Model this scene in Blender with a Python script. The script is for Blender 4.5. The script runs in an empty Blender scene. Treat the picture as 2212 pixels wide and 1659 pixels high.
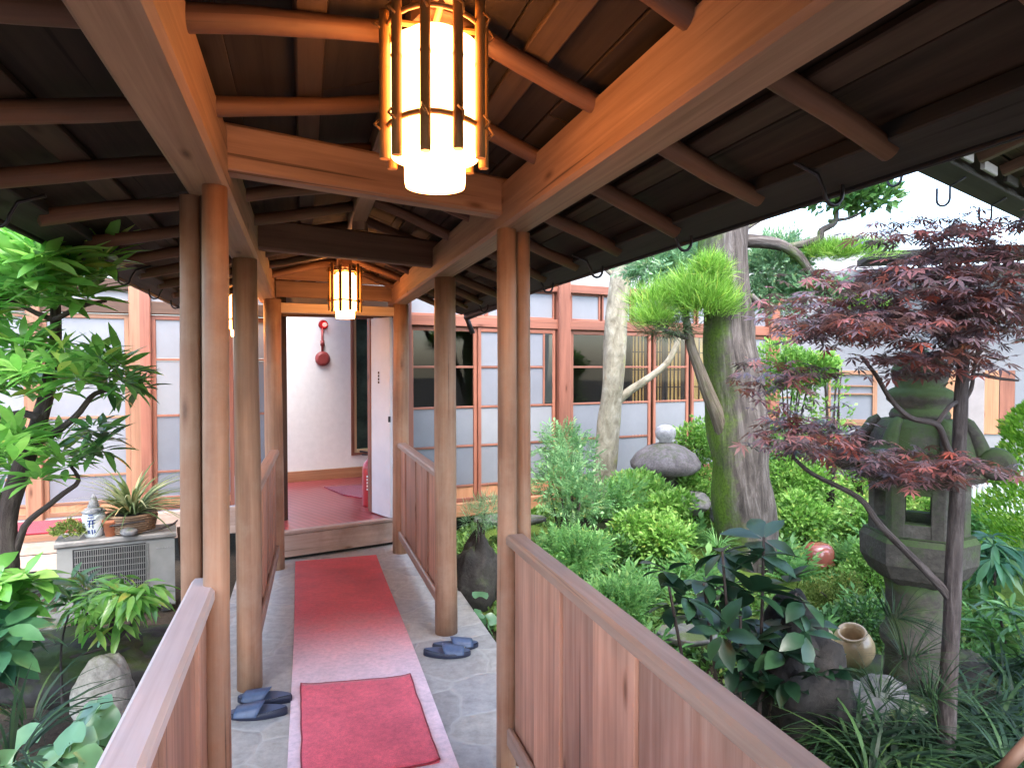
import bpy, math, random
import numpy as np
from mathutils import Vector, Matrix, noise
random.seed(7); np.random.seed(7)
R = math.radians
scn = bpy.context.scene
COL = scn.collection

# ------------------------------------------------------------------ camera, sky, sun, exposure
F, CX, CY, EYE = 1450.0, 1106.0, 829.5, 1.55           # focal length etc. in pixels of a 2212 x 1659 picture
PITCH = math.atan(36.5 / F)
cam = bpy.data.cameras.new('camera'); camo = bpy.data.objects.new('camera', cam); COL.objects.link(camo)
camo.location = (0, 0, EYE); camo.rotation_euler = (math.pi / 2 - PITCH, 0, 0)
cam.sensor_fit = 'HORIZONTAL'; cam.sensor_width = 36; cam.lens = 36 * F / 2212
cam.clip_start = 0.02; cam.clip_end = 500
scn.camera = camo
world = bpy.data.worlds.new('World'); scn.world = world; world.use_nodes = True
wn = world.node_tree; bg = wn.nodes['Background']
sky = wn.nodes.new('ShaderNodeTexSky'); sky.sky_type = 'NISHITA'; sky.sun_disc = False
SUN_EL, SUN_ROT = R(60), R(163)
sky.sun_elevation = SUN_EL; sky.sun_rotation = SUN_ROT; sky.dust_density = 2.5; sky.air_density = 1.0; sky.ozone_density = 1.0
wn.links.new(sky.outputs[0], bg.inputs[0]); bg.inputs[1].default_value = 0.15
sun = bpy.data.lights.new('sun', 'SUN'); suno = bpy.data.objects.new('sun', sun); COL.objects.link(suno)
sun.energy = 0.55; sun.angle = R(30); sun.color = (1, .98, .95)
sd = Vector((math.sin(SUN_ROT) * math.cos(SUN_EL), math.cos(SUN_ROT) * math.cos(SUN_EL), math.sin(SUN_EL)))
suno.rotation_euler = sd.to_track_quat('Z', 'Y').to_euler()
scn.view_settings.view_transform = 'Standard'; scn.view_settings.look = 'None'
scn.view_settings.exposure = 3.0; scn.view_settings.gamma = 1
try:
    scn.cycles.use_denoising = True; scn.cycles.denoiser = 'OPENIMAGEDENOISE'
    scn.cycles.max_bounces = 10; scn.cycles.diffuse_bounces = 5; scn.cycles.transparent_max_bounces = 12
    scn.cycles.sample_clamp_indirect = 6
    scn.cycles.use_adaptive_sampling = True; scn.cycles.adaptive_threshold = 0.02
except Exception:
    pass

# ------------------------------------------------------------------ geometry helpers
sp, cp = math.sin(PITCH), math.cos(PITCH)
K = 0.311                                              # the walkway runs along (-K, 1)
ZU = Vector((0, 0, 1))
def V(*a): return Vector(a)
def ray(x, y):
    u = (x - CX) / F; v = (CY - y) / F
    return Vector((u, cp + v * sp, -sp + v * cp))
def at(x, y, Y):
    r = ray(x, y); t = Y / r.y
    return Vector((r.x * t, Y, EYE + r.z * t))
def onz(x, y, z):
    r = ray(x, y); t = (z - EYE) / r.z
    return Vector((r.x * t, r.y * t, z))
def cor(X0, Y, z): return Vector((X0 - K * Y, Y, z))   # a point by its offset across the walkway

class MB:
    """collects shapes into one mesh; UV u runs along the grain in metres"""
    def __init__(s): s.v = []; s.f = []; s.uv = []; s.sm = []; s.mi = []
    def face(s, idx, uvs, smooth=False, mi=0):
        s.f.append(tuple(idx)); s.uv.extend(uvs); s.sm.append(smooth); s.mi.append(mi)
    def prism(s, p0, p1, w, h, up=ZU, ch=.004, mi=0):
        p0, p1 = Vector(p0), Vector(p1)
        d = (p1 - p0); L = d.length; d.normalize()
        side = d.cross(up)
        if side.length < 1e-5: side = d.cross(Vector((1, 0, 0)))
        side.normalize(); u = side.cross(d).normalized()
        ch = min(ch, w * .3, h * .3); a, b = w / 2, h / 2
        prof = [(-a + ch, -b), (a - ch, -b), (a, -b + ch), (a, b - ch), (a - ch, b), (-a + ch, b), (-a, b - ch), (-a, -b + ch)]
        o = len(s.v); uo, vo = random.uniform(0, 50), random.uniform(0, 50)
        per = [0]
        for i in range(8):
            q, r = prof[i], prof[(i + 1) % 8]; per.append(per[-1] + math.hypot(q[0] - r[0], q[1] - r[1]))
        for p in (p0, p1):
            for x, y in prof: s.v.append(p + side * x + u * y)
        for i in range(8):
            j = (i + 1) % 8
            s.face((o + i, o + j, o + 8 + j, o + 8 + i), [(uo, vo + per[i]), (uo, vo + per[i + 1]), (uo + L, vo + per[i + 1]), (uo + L, vo + per[i])], False, mi)
        s.face([o + i for i in range(7, -1, -1)], [(uo + prof[i][0], vo + prof[i][1]) for i in range(7, -1, -1)], False, mi)
        s.face([o + 8 + i for i in range(8)], [(uo + prof[i][0], vo + prof[i][1]) for i in range(8)], False, mi)
        return s
    def box(s, c, sx, sy, sz, ang=0, ch=.004, mi=0):
        """upright box centred on c, sx along the direction ang, sz tall; grain along x"""
        e = Vector((math.cos(ang), math.sin(ang), 0)); c = Vector(c)
        return s.prism(c - e * sx / 2, c + e * sx / 2, sy, sz, ZU, ch, mi)
    def tube(s, pts, rad, n=10, smooth=True, jit=0.0, cap=True, mi=0):
        pts = [Vector(p) for p in pts]
        if not hasattr(rad, '__len__'): rad = [rad] * len(pts)
        o = len(s.v); L = 0; uo, vo = random.uniform(0, 50), random.uniform(0, 50)
        side = None; us = []
        for i, p in enumerate(pts):
            t = (pts[min(i + 1, len(pts) - 1)] - pts[max(i - 1, 0)]).normalized()
            if side is None:
                side = t.cross(Vector((.31, .95, .05)) if abs(t.z) > .5 else ZU).normalized()
            else:
                side = (side - t * side.dot(t)).normalized()
            up = t.cross(side).normalized()
            if i: L += (p - pts[i - 1]).length
            us.append(uo + L)
            for k in range(n):
                a = 2 * math.pi * k / n
                q = side * math.cos(a) + up * math.sin(a)
                r = rad[i]
                if jit: r *= 1 + jit * noise.noise(p * 3.1 + q * 1.3 + Vector((uo, vo, 0)))
                s.v.append(p + q * r)
        rm = max(rad)
        for i in range(len(pts) - 1):
            for k in range(n):
                k2 = (k + 1) % n
                va, vb = vo + 2 * math.pi * rm * k / n, vo + 2 * math.pi * rm * (k + 1) / n
                s.face((o + i * n + k, o + i * n + k2, o + (i + 1) * n + k2, o + (i + 1) * n + k),
                       [(us[i], va), (us[i], vb), (us[i + 1], vb), (us[i + 1], va)], smooth, mi)
        if cap:
            s.face([o + k for k in range(n - 1, -1, -1)], [(uo, vo)] * n, False, mi)
            e = o + (len(pts) - 1) * n
            s.face([e + k for k in range(n)], [(uo + L, vo)] * n, False, mi)
        return s
    def lathe(s, prof, c=(0, 0, 0), n=24, smooth=True, ang=0, cap=True, mi=0, sx=1, sy=1):
        c = Vector(c); o = len(s.v); uo = random.uniform(0, 20)
        for r, z in prof:
            for k in range(n):
                a = 2 * math.pi * k / n + ang
                s.v.append(c + Vector((math.cos(a) * r * sx, math.sin(a) * r * sy, z)))
        for i in range(len(prof) - 1):
            for k in range(n):
                k2 = (k + 1) % n; r = max(prof[i][0], .02)
                va, vb = 6.28 * r * k / n, 6.28 * r * (k + 1) / n
                s.face((o + i * n + k, o + i * n + k2, o + (i + 1) * n + k2, o + (i + 1) * n + k),
                       [(uo + prof[i][1], va), (uo + prof[i][1], vb), (uo + prof[i + 1][1], vb), (uo + prof[i + 1][1], va)], smooth, mi)
        if cap:
            s.face([o + k for k in range(n - 1, -1, -1)], [(uo, 0)] * n, False, mi)
            e = o + (len(prof) - 1) * n; s.face([e + k for k in range(n)], [(uo, 0)] * n, False, mi)
        return s
    def quad(s, a, b, c, d, mi=0):
        o = len(s.v); s.v += [Vector(a), Vector(b), Vector(c), Vector(d)]
        L1 = (s.v[o + 1] - s.v[o]).length; L2 = (s.v[o + 3] - s.v[o]).length; u = random.uniform(0, 30)
        s.face((o, o + 1, o + 2, o + 3), [(u, 0), (u + L1, 0), (u + L1, L2), (u, L2)], False, mi); return s
    def slab(s, pts, th, mi=0):
        """horizontal (or tilted) polygon pts (counter-clockwise from above), thickness th downwards"""
        n = len(pts); o = len(s.v); pts = [Vector(p) for p in pts]
        s.v += pts + [p - Vector((0, 0, th)) for p in pts]
        s.face(range(o, o + n), [(p.x, p.y) for p in pts], False, mi)
        s.face([o + n + i for i in range(n - 1, -1, -1)], [(pts[i].x, pts[i].y) for i in range(n - 1, -1, -1)], False, mi)
        for i in range(n):
            j = (i + 1) % n; L = (pts[j] - pts[i]).length
            s.face((o + j, o + i, o + n + i, o + n + j), [(L, 0), (0, 0), (0, th), (L, th)], False, mi)
        return s
    def build(s, name, mat, parent=None, off=None):
        me = bpy.data.meshes.new(name)
        ofv = Vector(off) if off is not None else (parent.location if parent is not None and parent.get('_w') else Vector((0, 0, 0)))
        me.from_pydata([tuple(v - ofv) for v in s.v], [], s.f)
        uvl = me.uv_layers.new(name='UVMap')
        uvl.data.foreach_set('uv', np.array(s.uv, dtype=np.float32).ravel())
        me.polygons.foreach_set('use_smooth', s.sm)
        for m in (mat if isinstance(mat, (list, tuple)) else [mat]): me.materials.append(m)
        me.polygons.foreach_set('material_index', s.mi)
        me.update()
        o = bpy.data.objects.new(name, me); COL.objects.link(o)
        if parent is not None: o.parent = parent
        elif off is not None: o.location = ofv
        return o

def root_of(o):
    while o.parent: o = o.parent
    return o
def sub(mb, name, mat, part):
    """a sub-part of a part whose thing was built in world coordinates"""
    r = root_of(part)
    ofv = r.location if r.get('_w') else Vector((0, 0, 0))
    return mb.build(name, mat, part, off=ofv)
def tag(o, label=None, cat=None, group=None, kind=None):
    if label: o['label'] = label
    if cat: o['category'] = cat
    if group: o['group'] = group
    if kind: o['kind'] = kind
    return o
def thing(name, loc, label, cat, group=None, world=True, rz=0):
    o = bpy.data.objects.new(name, None); COL.objects.link(o); o.location = loc; o.rotation_euler = (0, 0, rz)
    o.empty_display_size = .1
    if world: o['_w'] = 1
    return tag(o, label, cat, group)
def copy_tree(o, parent=None):
    c = o.copy(); COL.objects.link(c); c.parent = parent
    for ch in list(o.children): copy_tree(ch, c)
    return c

# ------------------------------------------------------------------ leaf masses
def tpl_broad(w=.235, fold=.12, droop=.18):
    rows = [(0, .05), (.25, .75), (.5, 1), (.75, .72), (1, .03)]
    v = []; f = []
    for y, k in rows:
        z = -droop * y * y
        v += [(-w / 2 * k, y, z + fold * w * k), (0, y, z), (w / 2 * k, y, z + fold * w * k)]
    for i in range(len(rows) - 1):
        a = i * 3; f += [(a, a + 1, a + 4, a + 3), (a + 1, a + 2, a + 5, a + 4)]
    return np.array(v), f
def tpl_small(w=.5):
    v = [(0, 0, 0), (-w / 2, .45, .06), (0, .5, -.02), (w / 2, .45, .06), (0, 1, -.08)]
    return np.array(v), [(0, 2, 4, 1), (0, 3, 4, 2)]
def tpl_blade(w=.06, droop=.35, rows=6):
    v = []; f = []
    for i in range(rows):
        t = i / (rows - 1); k = (1 - t ** 2.2) * (0.6 + .4 * min(1, t * 4)) + .02
        y = t * (1 - .3 * droop * t); z = -droop * t * t
        v += [(-w / 2 * k, y, z + .15 * w * k), (w / 2 * k, y, z - 0.15 * w * k)]
    for i in range(rows - 1):
        a = 2 * i; f.append((a, a + 1, a + 3, a + 2))
    return np.array(v), f
def tpl_maple():
    v = [(0, .3, 0)]; f = []
    for a, r in ((-125, .3), (-80, .52), (-40, .72), (0, .8), (40, .72), (80, .52), (125, .3)):
        a = R(a); d = np.array([math.sin(a), math.cos(a)]); n = np.array([d[1], -d[0]])
        c = np.array([0, .3]); m = c + d * r * .5; t = c + d * r
        i = len(v)
        v += [(*(m - n * .075 * (r + .3)), -.04), (*t, -.16 * r / .8), (*(m + n * .075 * (r + .3)), -.04)]
        f.append((0, i, i + 1, i + 2))
    v += [(-.012, -.25, .03), (.012, -.25, .03)]; i = len(v) - 2; f.append((i, i + 1, 0))
    return np.array(v), f
def tpl_round(n=14):
    v = [(0, .5, -.05)]; f = []
    for k in range(n):
        a = 2 * math.pi * (k + .5) / n - math.pi / 2
        r = .5 * (1 + .05 * math.sin(5 * a)); notch = .55 if k in (0, n - 1) else 1
        v.append((r * math.cos(a) * 1.05, .5 + r * math.sin(a) * notch, .05 * math.sin(3 * a)))
    for k in range(n): f.append((0, 1 + k, 1 + (k + 1) % n))
    return np.array(v), f
def tpl_palm(w=.16):
    """a pinnate sprig: stalk with paired leaflets"""
    v = []; f = []
    for i in range(5):
        y = .2 + .16 * i
        for s in (-1, 1):
            a = len(v); L = .3 * (1 - .08 * i)
            v += [(0, y, 0), (s * L * .55, y + .12, .02), (s * L, y + .2, -.07), (s * L * .5, y + .02, -.02)]
            f.append((a, a + 1, a + 2, a + 3))
    a = len(v); v += [(0, .95, 0), (-.07, 1.1, .01), (0, 1.3, -.08), (.07, 1.1, .01)]; f.append((a, a + 1, a + 2, a + 3))
    a = len(v); v += [(-.01, 0, 0), (.01, 0, 0), (.006, .95, 0), (-.006, .95, 0)]; f.append((a, a + 1, a + 2, a + 3))
    return np.array(v), f
T_BROAD, T_SMALL, T_BLADE, T_MAPLE, T_ROUND = tpl_broad(), tpl_small(), tpl_blade(), tpl_maple(), tpl_round()
T_SLIM = tpl_broad(.24, .15, .3); T_NEEDLE = tpl_blade(.05, .12, 3); T_PINNATE = tpl_palm(); T_WIDE = tpl_broad(.50, .1, .3)
T_SMALLW = tpl_small(.38)

def leaves(name, tpl, pos, dirs, nrm, size, mat, parent, smooth=False):
    pos = np.asarray(pos, float); dirs = np.asarray(dirs, float); nrm = np.asarray(nrm, float)
    N = len(pos); size = np.broadcast_to(np.asarray(size, float), (N,))
    d = dirs / (np.linalg.norm(dirs, axis=1, keepdims=True) + 1e-9)
    sd_ = np.cross(d, nrm); sd_ /= (np.linalg.norm(sd_, axis=1, keepdims=True) + 1e-9)
    n = np.cross(sd_, d)
    t, f = tpl; m = len(t)
    P = pos[:, None, :] + size[:, None, None] * (t[None, :, 0:1] * sd_[:, None, :] + t[None, :, 1:2] * d[:, None, :] + t[None, :, 2:3] * n[:, None, :])
    P = P.reshape(-1, 3)
    if parent is not None and parent.get('_w'): P = P - np.array(parent.location)
    lens = np.tile(np.array([len(q) for q in f]), N)
    flat = np.concatenate([np.array(q) for q in f])
    loops = (np.arange(N)[:, None] * m + flat[None, :]).ravel()
    me = bpy.data.meshes.new(name)
    me.vertices.add(len(P)); me.vertices.foreach_set('co', P.astype(np.float32).ravel())
    me.loops.add(len(loops)); me.loops.foreach_set('vertex_index', loops.astype(np.int32))
    me.polygons.add(len(lens)); st = np.concatenate([[0], np.cumsum(lens)[:-1]])
    me.polygons.foreach_set('loop_start', st.astype(np.int32)); me.polygons.foreach_set('loop_total', lens.astype(np.int32))
    if smooth: me.polygons.foreach_set('use_smooth', np.ones(len(lens), bool))
    me.materials.append(mat); me.update(calc_edges=True); me.validate()
    o = bpy.data.objects.new(name, me); COL.objects.link(o); o.parent = parent
    return o
def rnd_unit(n):
    a = np.random.normal(size=(n, 3)); return a / np.linalg.norm(a, axis=1, keepdims=True)
def blob(n, c, r, inner=.5, lump=.25, upper=None):
    """points towards the outside of an ellipsoid with an uneven outline; returns positions and outward directions"""
    c = np.array(c, float); r = np.array(r, float) * np.ones(3)
    u = rnd_unit(n)
    if upper is not None: u[:, 2] = np.where(u[:, 2] < upper, -u[:, 2] * .5, u[:, 2]); u /= np.linalg.norm(u, axis=1, keepdims=True)
    rr = inner + (1 - inner) * np.random.rand(n) ** .5
    if lump:
        sd0 = Vector((random.uniform(0, 99), random.uniform(0, 99), 0))
        k = np.array([noise.noise(Vector(q) * 2.3 + sd0) for q in u]); rr = rr * (1 + lump * 1.6 * k)
    p = c + u * rr[:, None] * r
    return p, u

# ------------------------------------------------------------------ materials
MATS = {}
def mat_new(name):
    m = bpy.data.materials.new(name); m.use_nodes = True
    nt = m.node_tree; b = nt.nodes['Principled BSDF']
    return m, nt, b
def N(nt, typ, **kw):
    n = nt.nodes.new(typ)
    for k, v in kw.items():
        if k in n.inputs: n.inputs[k].default_value = v
        else: setattr(n, k, v)
    return n
def ramp(nt, stops):
    r = nt.nodes.new('ShaderNodeValToRGB'); cr = r.color_ramp
    while len(cr.elements) < len(stops): cr.elements.new(.5)
    for e, (p, c) in zip(cr.elements, stops): e.position = p; e.color = (*c, 1) if len(c) == 3 else c
    return r
def mixc(nt, fac, a, b, typ='MIX'):
    m = nt.nodes.new('ShaderNodeMix'); m.data_type = 'RGBA'; m.blend_type = typ
    for sock, val in ((m.inputs[0], fac), (m.inputs[6], a), (m.inputs[7], b)):
        if hasattr(val, 'is_linked'): nt.links.new(val, sock)
        elif isinstance(val, (int, float)): sock.default_value = val
        else: sock.default_value = (*val, 1)
    return m.outputs[2]
def wood(name, c1, c2, rough=.6, fine=38, bump=.25, spot=.35, spec=.35, worn=None, coat=0, knots=True):
    m, nt, b = mat_new(name); L = nt.links.new
    tc = N(nt, 'ShaderNodeTexCoord'); geo = N(nt, 'ShaderNodeNewGeometry')
    mp = N(nt, 'ShaderNodeMapping'); mp.inputs['Scale'].default_value = (1.1, fine, 1); L(tc.outputs['UV'], mp.inputs[0])
    n1 = N(nt, 'ShaderNodeTexNoise', Scale=1.0, Detail=5.0, Roughness=.62, Distortion=.5); L(mp.outputs[0], n1.inputs[0])
    mp2 = N(nt, 'ShaderNodeMapping'); mp2.inputs['Scale'].default_value = (1.3, 5, 1); L(tc.outputs['UV'], mp2.inputs[0])
    n2 = N(nt, 'ShaderNodeTexNoise', Scale=1.0, Detail=4.0, Roughness=.6); L(mp2.outputs[0], n2.inputs[0])
    r1 = ramp(nt, [(.3, c1), (.7, c2)]); L(n1.outputs[0], r1.inputs[0])
    r2 = ramp(nt, [(.3, (1 - spot,) * 3), (.72, (1 + spot * .4,) * 3)]); L(n2.outputs[0], r2.inputs[0])
    c = mixc(nt, 1.0, r1.outputs[0], r2.outputs[0], 'MULTIPLY')
    r3 = ramp(nt, [(0, (.78, .78, .8)), (1, (1.14, 1.1, 1.06))]); L(geo.outputs['Random Per Island'], r3.inputs[0])
    c = mixc(nt, 1.0, c, r3.outputs[0], 'MULTIPLY')
    kv = N(nt, 'ShaderNodeMapping'); kv.inputs['Scale'].default_value = (2.2, 7.5, 1); L(tc.outputs['UV'], kv.inputs[0])
    vk = N(nt, 'ShaderNodeTexVoronoi', Scale=1.0, voronoi_dimensions='2D'); L(kv.outputs[0], vk.inputs['Vector'])
    rk = ramp(nt, [(.03, (.42, .35, .30)), (.07, (.72, .66, .62)), (.13, (1, 1, 1))]); L(vk.outputs['Distance'], rk.inputs[0])
    gk = N(nt, 'ShaderNodeMath', operation='GREATER_THAN'); gk.inputs[1].default_value = .78; sk = N(nt, 'ShaderNodeSeparateColor'); L(vk.outputs['Color'], sk.inputs[0]); L(sk.outputs[0], gk.inputs[0])
    if knots: c = mixc(nt, gk.outputs[0], c, mixc(nt, 1.0, c, rk.outputs[0], 'MULTIPLY'))
    cm = N(nt, 'ShaderNodeMapping'); cm.inputs['Scale'].default_value = (.7, 55, 1); L(tc.outputs['UV'], cm.inputs[0])
    n6 = N(nt, 'ShaderNodeTexNoise', Scale=1.0, Detail=2.0, Roughness=.5); L(cm.outputs[0], n6.inputs[0])
    r6 = ramp(nt, [(.27, (.35, .32, .30)), (.335, (1, 1, 1))]); L(n6.outputs[0], r6.inputs[0])
    c = mixc(nt, 1.0, c, r6.outputs[0], 'MULTIPLY')
    if worn:
        n3 = N(nt, 'ShaderNodeTexNoise', Scale=3.0, Detail=7.0, Roughness=.7); L(tc.outputs['Object'], n3.inputs[0])
        r4 = ramp(nt, [(.45, (0, 0, 0)), (.72, (1, 1, 1))]); L(n3.outputs[0], r4.inputs[0])
        sc = N(nt, 'ShaderNodeMath', operation='MULTIPLY'); sc.inputs[1].default_value = .6; L(r4.outputs[0], sc.inputs[0])
        c = mixc(nt, sc.outputs[0], c, worn)
    L(c, b.inputs['Base Color'])
    rr = N(nt, 'ShaderNodeMapRange'); rr.inputs[3].default_value = rough - .12; rr.inputs[4].default_value = rough + .15; L(n2.outputs[0], rr.inputs[0]); L(rr.outputs[0], b.inputs['Roughness'])
    b.inputs['Specular IOR Level'].default_value = spec
    bp = N(nt, 'ShaderNodeBump', Strength=bump, Distance=.004); L(n1.outputs[0], bp.inputs['Height']); L(bp.outputs[0], b.inputs['Normal'])
    if coat: b.inputs['Coat Weight'].default_value = coat; b.inputs['Coat Roughness'].default_value = .15
    return m
def stone(name, c1, c2, c3=None, sc=6, rough=.85, bump=.6, moss=None, mossamt=.5):
    m, nt, b = mat_new(name); L = nt.links.new
    tc = N(nt, 'ShaderNodeTexCoord'); geo = N(nt, 'ShaderNodeNewGeometry')
    n1 = N(nt, 'ShaderNodeTexNoise', Scale=sc, Detail=9.0, Roughness=.68); L(tc.outputs['Object'], n1.inputs[0])
    n2 = N(nt, 'ShaderNodeTexNoise', Scale=sc * 9, Detail=5.0, Roughness=.7); L(tc.outputs['Object'], n2.inputs[0])
    r = ramp(nt, [(.3, c1), (.52, c2), (.72, c3 or c2)]); L(n1.outputs[0], r.inputs[0])
    r2 = ramp(nt, [(.3, (.62,) * 3), (.7, (1.2,) * 3)]); L(n2.outputs[0], r2.inputs[0])
    c = mixc(nt, 1.0, r.outputs[0], r2.outputs[0], 'MULTIPLY')
    if moss:
        n3 = N(nt, 'ShaderNodeTexNoise', Scale=sc * .6, Detail=8.0, Roughness=.72); L(tc.outputs['Object'], n3.inputs[0])
        sx = N(nt, 'ShaderNodeSeparateXYZ'); L(geo.outputs['Normal'], sx.inputs[0])
        ma = N(nt, 'ShaderNodeMath', operation='MULTIPLY_ADD'); ma.inputs[1].default_value = .22; ma.inputs[2].default_value = 0; L(sx.outputs[2], ma.inputs[0])
        ad = N(nt, 'ShaderNodeMath', operation='ADD'); L(n3.outputs[0], ad.inputs[0]); L(ma.outputs[0], ad.inputs[1])
        r4 = ramp(nt, [(.75 - mossamt * .4, (0, 0, 0)), (.88 - mossamt * .4, (1, 1, 1))]); L(ad.outputs[0], r4.inputs[0])
        c = mixc(nt, r4.outputs[0], c, moss)
    L(c, b.inputs['Base Color']); b.inputs['Roughness'].default_value = rough; b.inputs['Specular IOR Level'].default_value = .3
    ad2 = N(nt, 'ShaderNodeMath', operation='ADD'); L(n1.outputs[0], ad2.inputs[0])
    ml = N(nt, 'ShaderNodeMath', operation='MULTIPLY'); ml.inputs[1].default_value = .35; L(n2.outputs[0], ml.inputs[0]); L(ml.outputs[0], ad2.inputs[1])
    bp = N(nt, 'ShaderNodeBump', Strength=bump, Distance=.02); L(ad2.outputs[0], bp.inputs['Height']); L(bp.outputs[0], b.inputs['Normal'])
    return m
def leafm(name, c1, c2, c3=None, trans=.35, rough=.45, spec=.4):
    m, nt, b = mat_new(name); L = nt.links.new
    geo = N(nt, 'ShaderNodeNewGeometry')
    r = ramp(nt, [(0, c1), (.5, c2), (.93, c3 or c2), (.99, (min(1, (c3 or c2)[0] * 1.25), (c3 or c2)[1] * .9, (c3 or c2)[2] * .7))]); L(geo.outputs['Random Per Island'], r.inputs[0])
    tcl = N(nt, 'ShaderNodeTexCoord'); nl = N(nt, 'ShaderNodeTexNoise', Scale=7.0, Detail=3.0, Roughness=.6); L(tcl.outputs['Object'], nl.inputs[0])
    rl = ramp(nt, [(.32, (.66, .73, .80)), (.68, (1.13, 1.15, 1.25))]); L(nl.outputs[0], rl.inputs[0])
    lc_ = mixc(nt, 1.0, r.outputs[0], rl.outputs[0], 'MULTIPLY')
    L(lc_, b.inputs['Base Color']); b.inputs['Roughness'].default_value = rough; b.inputs['Specular IOR Level'].default_value = spec
    tr = N(nt, 'ShaderNodeBsdfTranslucent')
    tcx = mixc(nt, 1.0, lc_, (1.05, 1.2, .95), 'MULTIPLY'); L(tcx, tr.inputs[0])
    mx = N(nt, 'ShaderNodeMixShader'); mx.inputs[0].default_value = trans
    L(b.outputs[0], mx.inputs[1]); L(tr.outputs[0], mx.inputs[2])
    L(mx.outputs[0], nt.nodes['Material Output'].inputs[0])
    return m
def plain(name, c, rough=.5, metal=0, spec=.5, bumpsc=None, bump=.1, emit=None, es=0, vary=.12, coat=0):
    m, nt, b = mat_new(name); L = nt.links.new
    tc = N(nt, 'ShaderNodeTexCoord')
    n1 = N(nt, 'ShaderNodeTexNoise', Scale=bumpsc or 7.0, Detail=6.0, Roughness=.65); L(tc.outputs['Object'], n1.inputs[0])
    r = ramp(nt, [(.3, tuple(x * (1 - vary) for x in c)), (.7, tuple(min(1, x * (1 + vary)) for x in c))]); L(n1.outputs[0], r.inputs[0])
    L(r.outputs[0], b.inputs['Base Color'])
    b.inputs['Roughness'].default_value = rough; b.inputs['Metallic'].default_value = metal; b.inputs['Specular IOR Level'].default_value = spec
    if bump:
        bp = N(nt, 'ShaderNodeBump', Strength=bump, Distance=.003); L(n1.outputs[0], bp.inputs['Height']); L(bp.outputs[0], b.inputs['Normal'])
    if emit: b.inputs['Emission Color'].default_value = (*emit, 1); b.inputs['Emission Strength'].default_value = es
    if coat: b.inputs['Coat Weight'].default_value = coat; b.inputs['Coat Roughness'].default_value = .08
    return m

W_POST = wood('post_wood', (.30, .145, .082), (.46, .255, .155), .5, 30, .3, .45, worn=(.42, .29, .20))
W_BEAM = wood('beam_wood', (.23, .130, .082), (.37, .230, .150), .6, 34, .2, .3)
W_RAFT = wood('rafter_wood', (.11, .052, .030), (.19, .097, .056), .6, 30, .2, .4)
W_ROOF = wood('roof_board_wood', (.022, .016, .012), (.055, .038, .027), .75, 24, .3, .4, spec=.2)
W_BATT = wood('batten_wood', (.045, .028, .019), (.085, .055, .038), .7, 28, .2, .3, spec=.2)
W_BATT2 = wood('dark_beam_wood', (.085, .045, .028), (.15, .085, .055), .65, 30, .2, .3)  # darker brown wood for the second cross beam
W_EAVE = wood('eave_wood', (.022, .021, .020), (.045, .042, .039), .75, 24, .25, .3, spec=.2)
W_RAIL = wood('railing_board_wood', (.41, .190, .118), (.60, .335, .228), .6, 34, .4, .4)
W_CAP = wood('railing_cap_wood', (.29, .185, .135), (.42, .29, .22), .45, 30, .2, .25, spec=.5, knots=False)
W_RED = wood('red_joinery_wood', (.22, .083, .054), (.32, .132, .088), .5, 30, .15, .3)
W_REDL = wood('pale_joinery_wood', (.24, .118, .070), (.35, .19, .115), .5, 30, .15, .25)
W_PALE = wood('pale_lintel_wood', (.60, .43, .26), (.70, .54, .36), .55, 30, .1, .15)
W_DARK = wood('dark_wood', (.06, .032, .02), (.11, .06, .038), .6, 30, .2, .3)
W_STEP = wood('step_wood', (.42, .31, .25), (.56, .44, .37), .5, 26, .2, .3, worn=(.24, .15, .11))
W_BAMBOO = wood('bamboo_skin', (.20, .095, .028), (.34, .18, .055), .4, 20, .1, .3)
W_ORANGE = wood('orange_wood', (.36, .165, .085), (.50, .26, .145), .5, 30, .15, .2)
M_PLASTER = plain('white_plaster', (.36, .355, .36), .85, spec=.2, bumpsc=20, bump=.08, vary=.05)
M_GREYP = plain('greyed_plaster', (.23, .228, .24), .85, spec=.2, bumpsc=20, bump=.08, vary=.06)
M_HALL = plain('hall_plaster', (.80, .79, .80), .8, spec=.2, bumpsc=16, bump=.05, vary=.04)
M_FROST = plain('frosted_glass', (.205, .213, .238), .25, spec=.5, bumpsc=2.0, bump=0, vary=.10)
_nt = M_FROST.node_tree; _oi = N(_nt, 'ShaderNodeObjectInfo'); _r = ramp(_nt, [(0, (.80, .82, .86)), (1, (1.14, 1.13, 1.10))]); _nt.links.new(_oi.outputs['Random'], _r.inputs[0])
_b = _nt.nodes['Principled BSDF']; _src = _b.inputs['Base Color'].links[0].from_socket
_nt.links.new(mixc(_nt, 1.0, _src, _r.outputs[0], 'MULTIPLY'), _b.inputs['Base Color'])
M_IRON = plain('blackened_iron', (.03, .03, .035), .45, metal=.7, bump=.1)
M_RUBBER = plain('black_rubber', (.02, .02, .02), .7)
M_WHITE = plain('white_metal_paint', (.72, .73, .70), .4, bump=.02, vary=.06)
M_TERRA = plain('terracotta', (.50, .17, .08), .7, bumpsc=12, vary=.2)
M_REDP = plain('red_paint', (.34, .016, .018), .3, vary=.08, bump=0)
M_DREDP = plain('dull_red_paint', (.30, .05, .045), .45, vary=.15, bump=0)
M_SLIP = plain('blue_vinyl', (.055, .085, .16), .38, spec=.6, bumpsc=40, bump=.15, vary=.15)
M_SOLE = plain('navy_sole', (.018, .022, .045), .45, bump=.05)
M_INSOLE = plain('slate_insole', (.07, .10, .17), .5, bump=.05)
M_LINING = plain('cream_lining', (.60, .50, .38), .7)
M_PORC = plain('white_porcelain', (.66, .70, .72), .2, spec=.6, bump=0, vary=.06, coat=.4)
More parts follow.
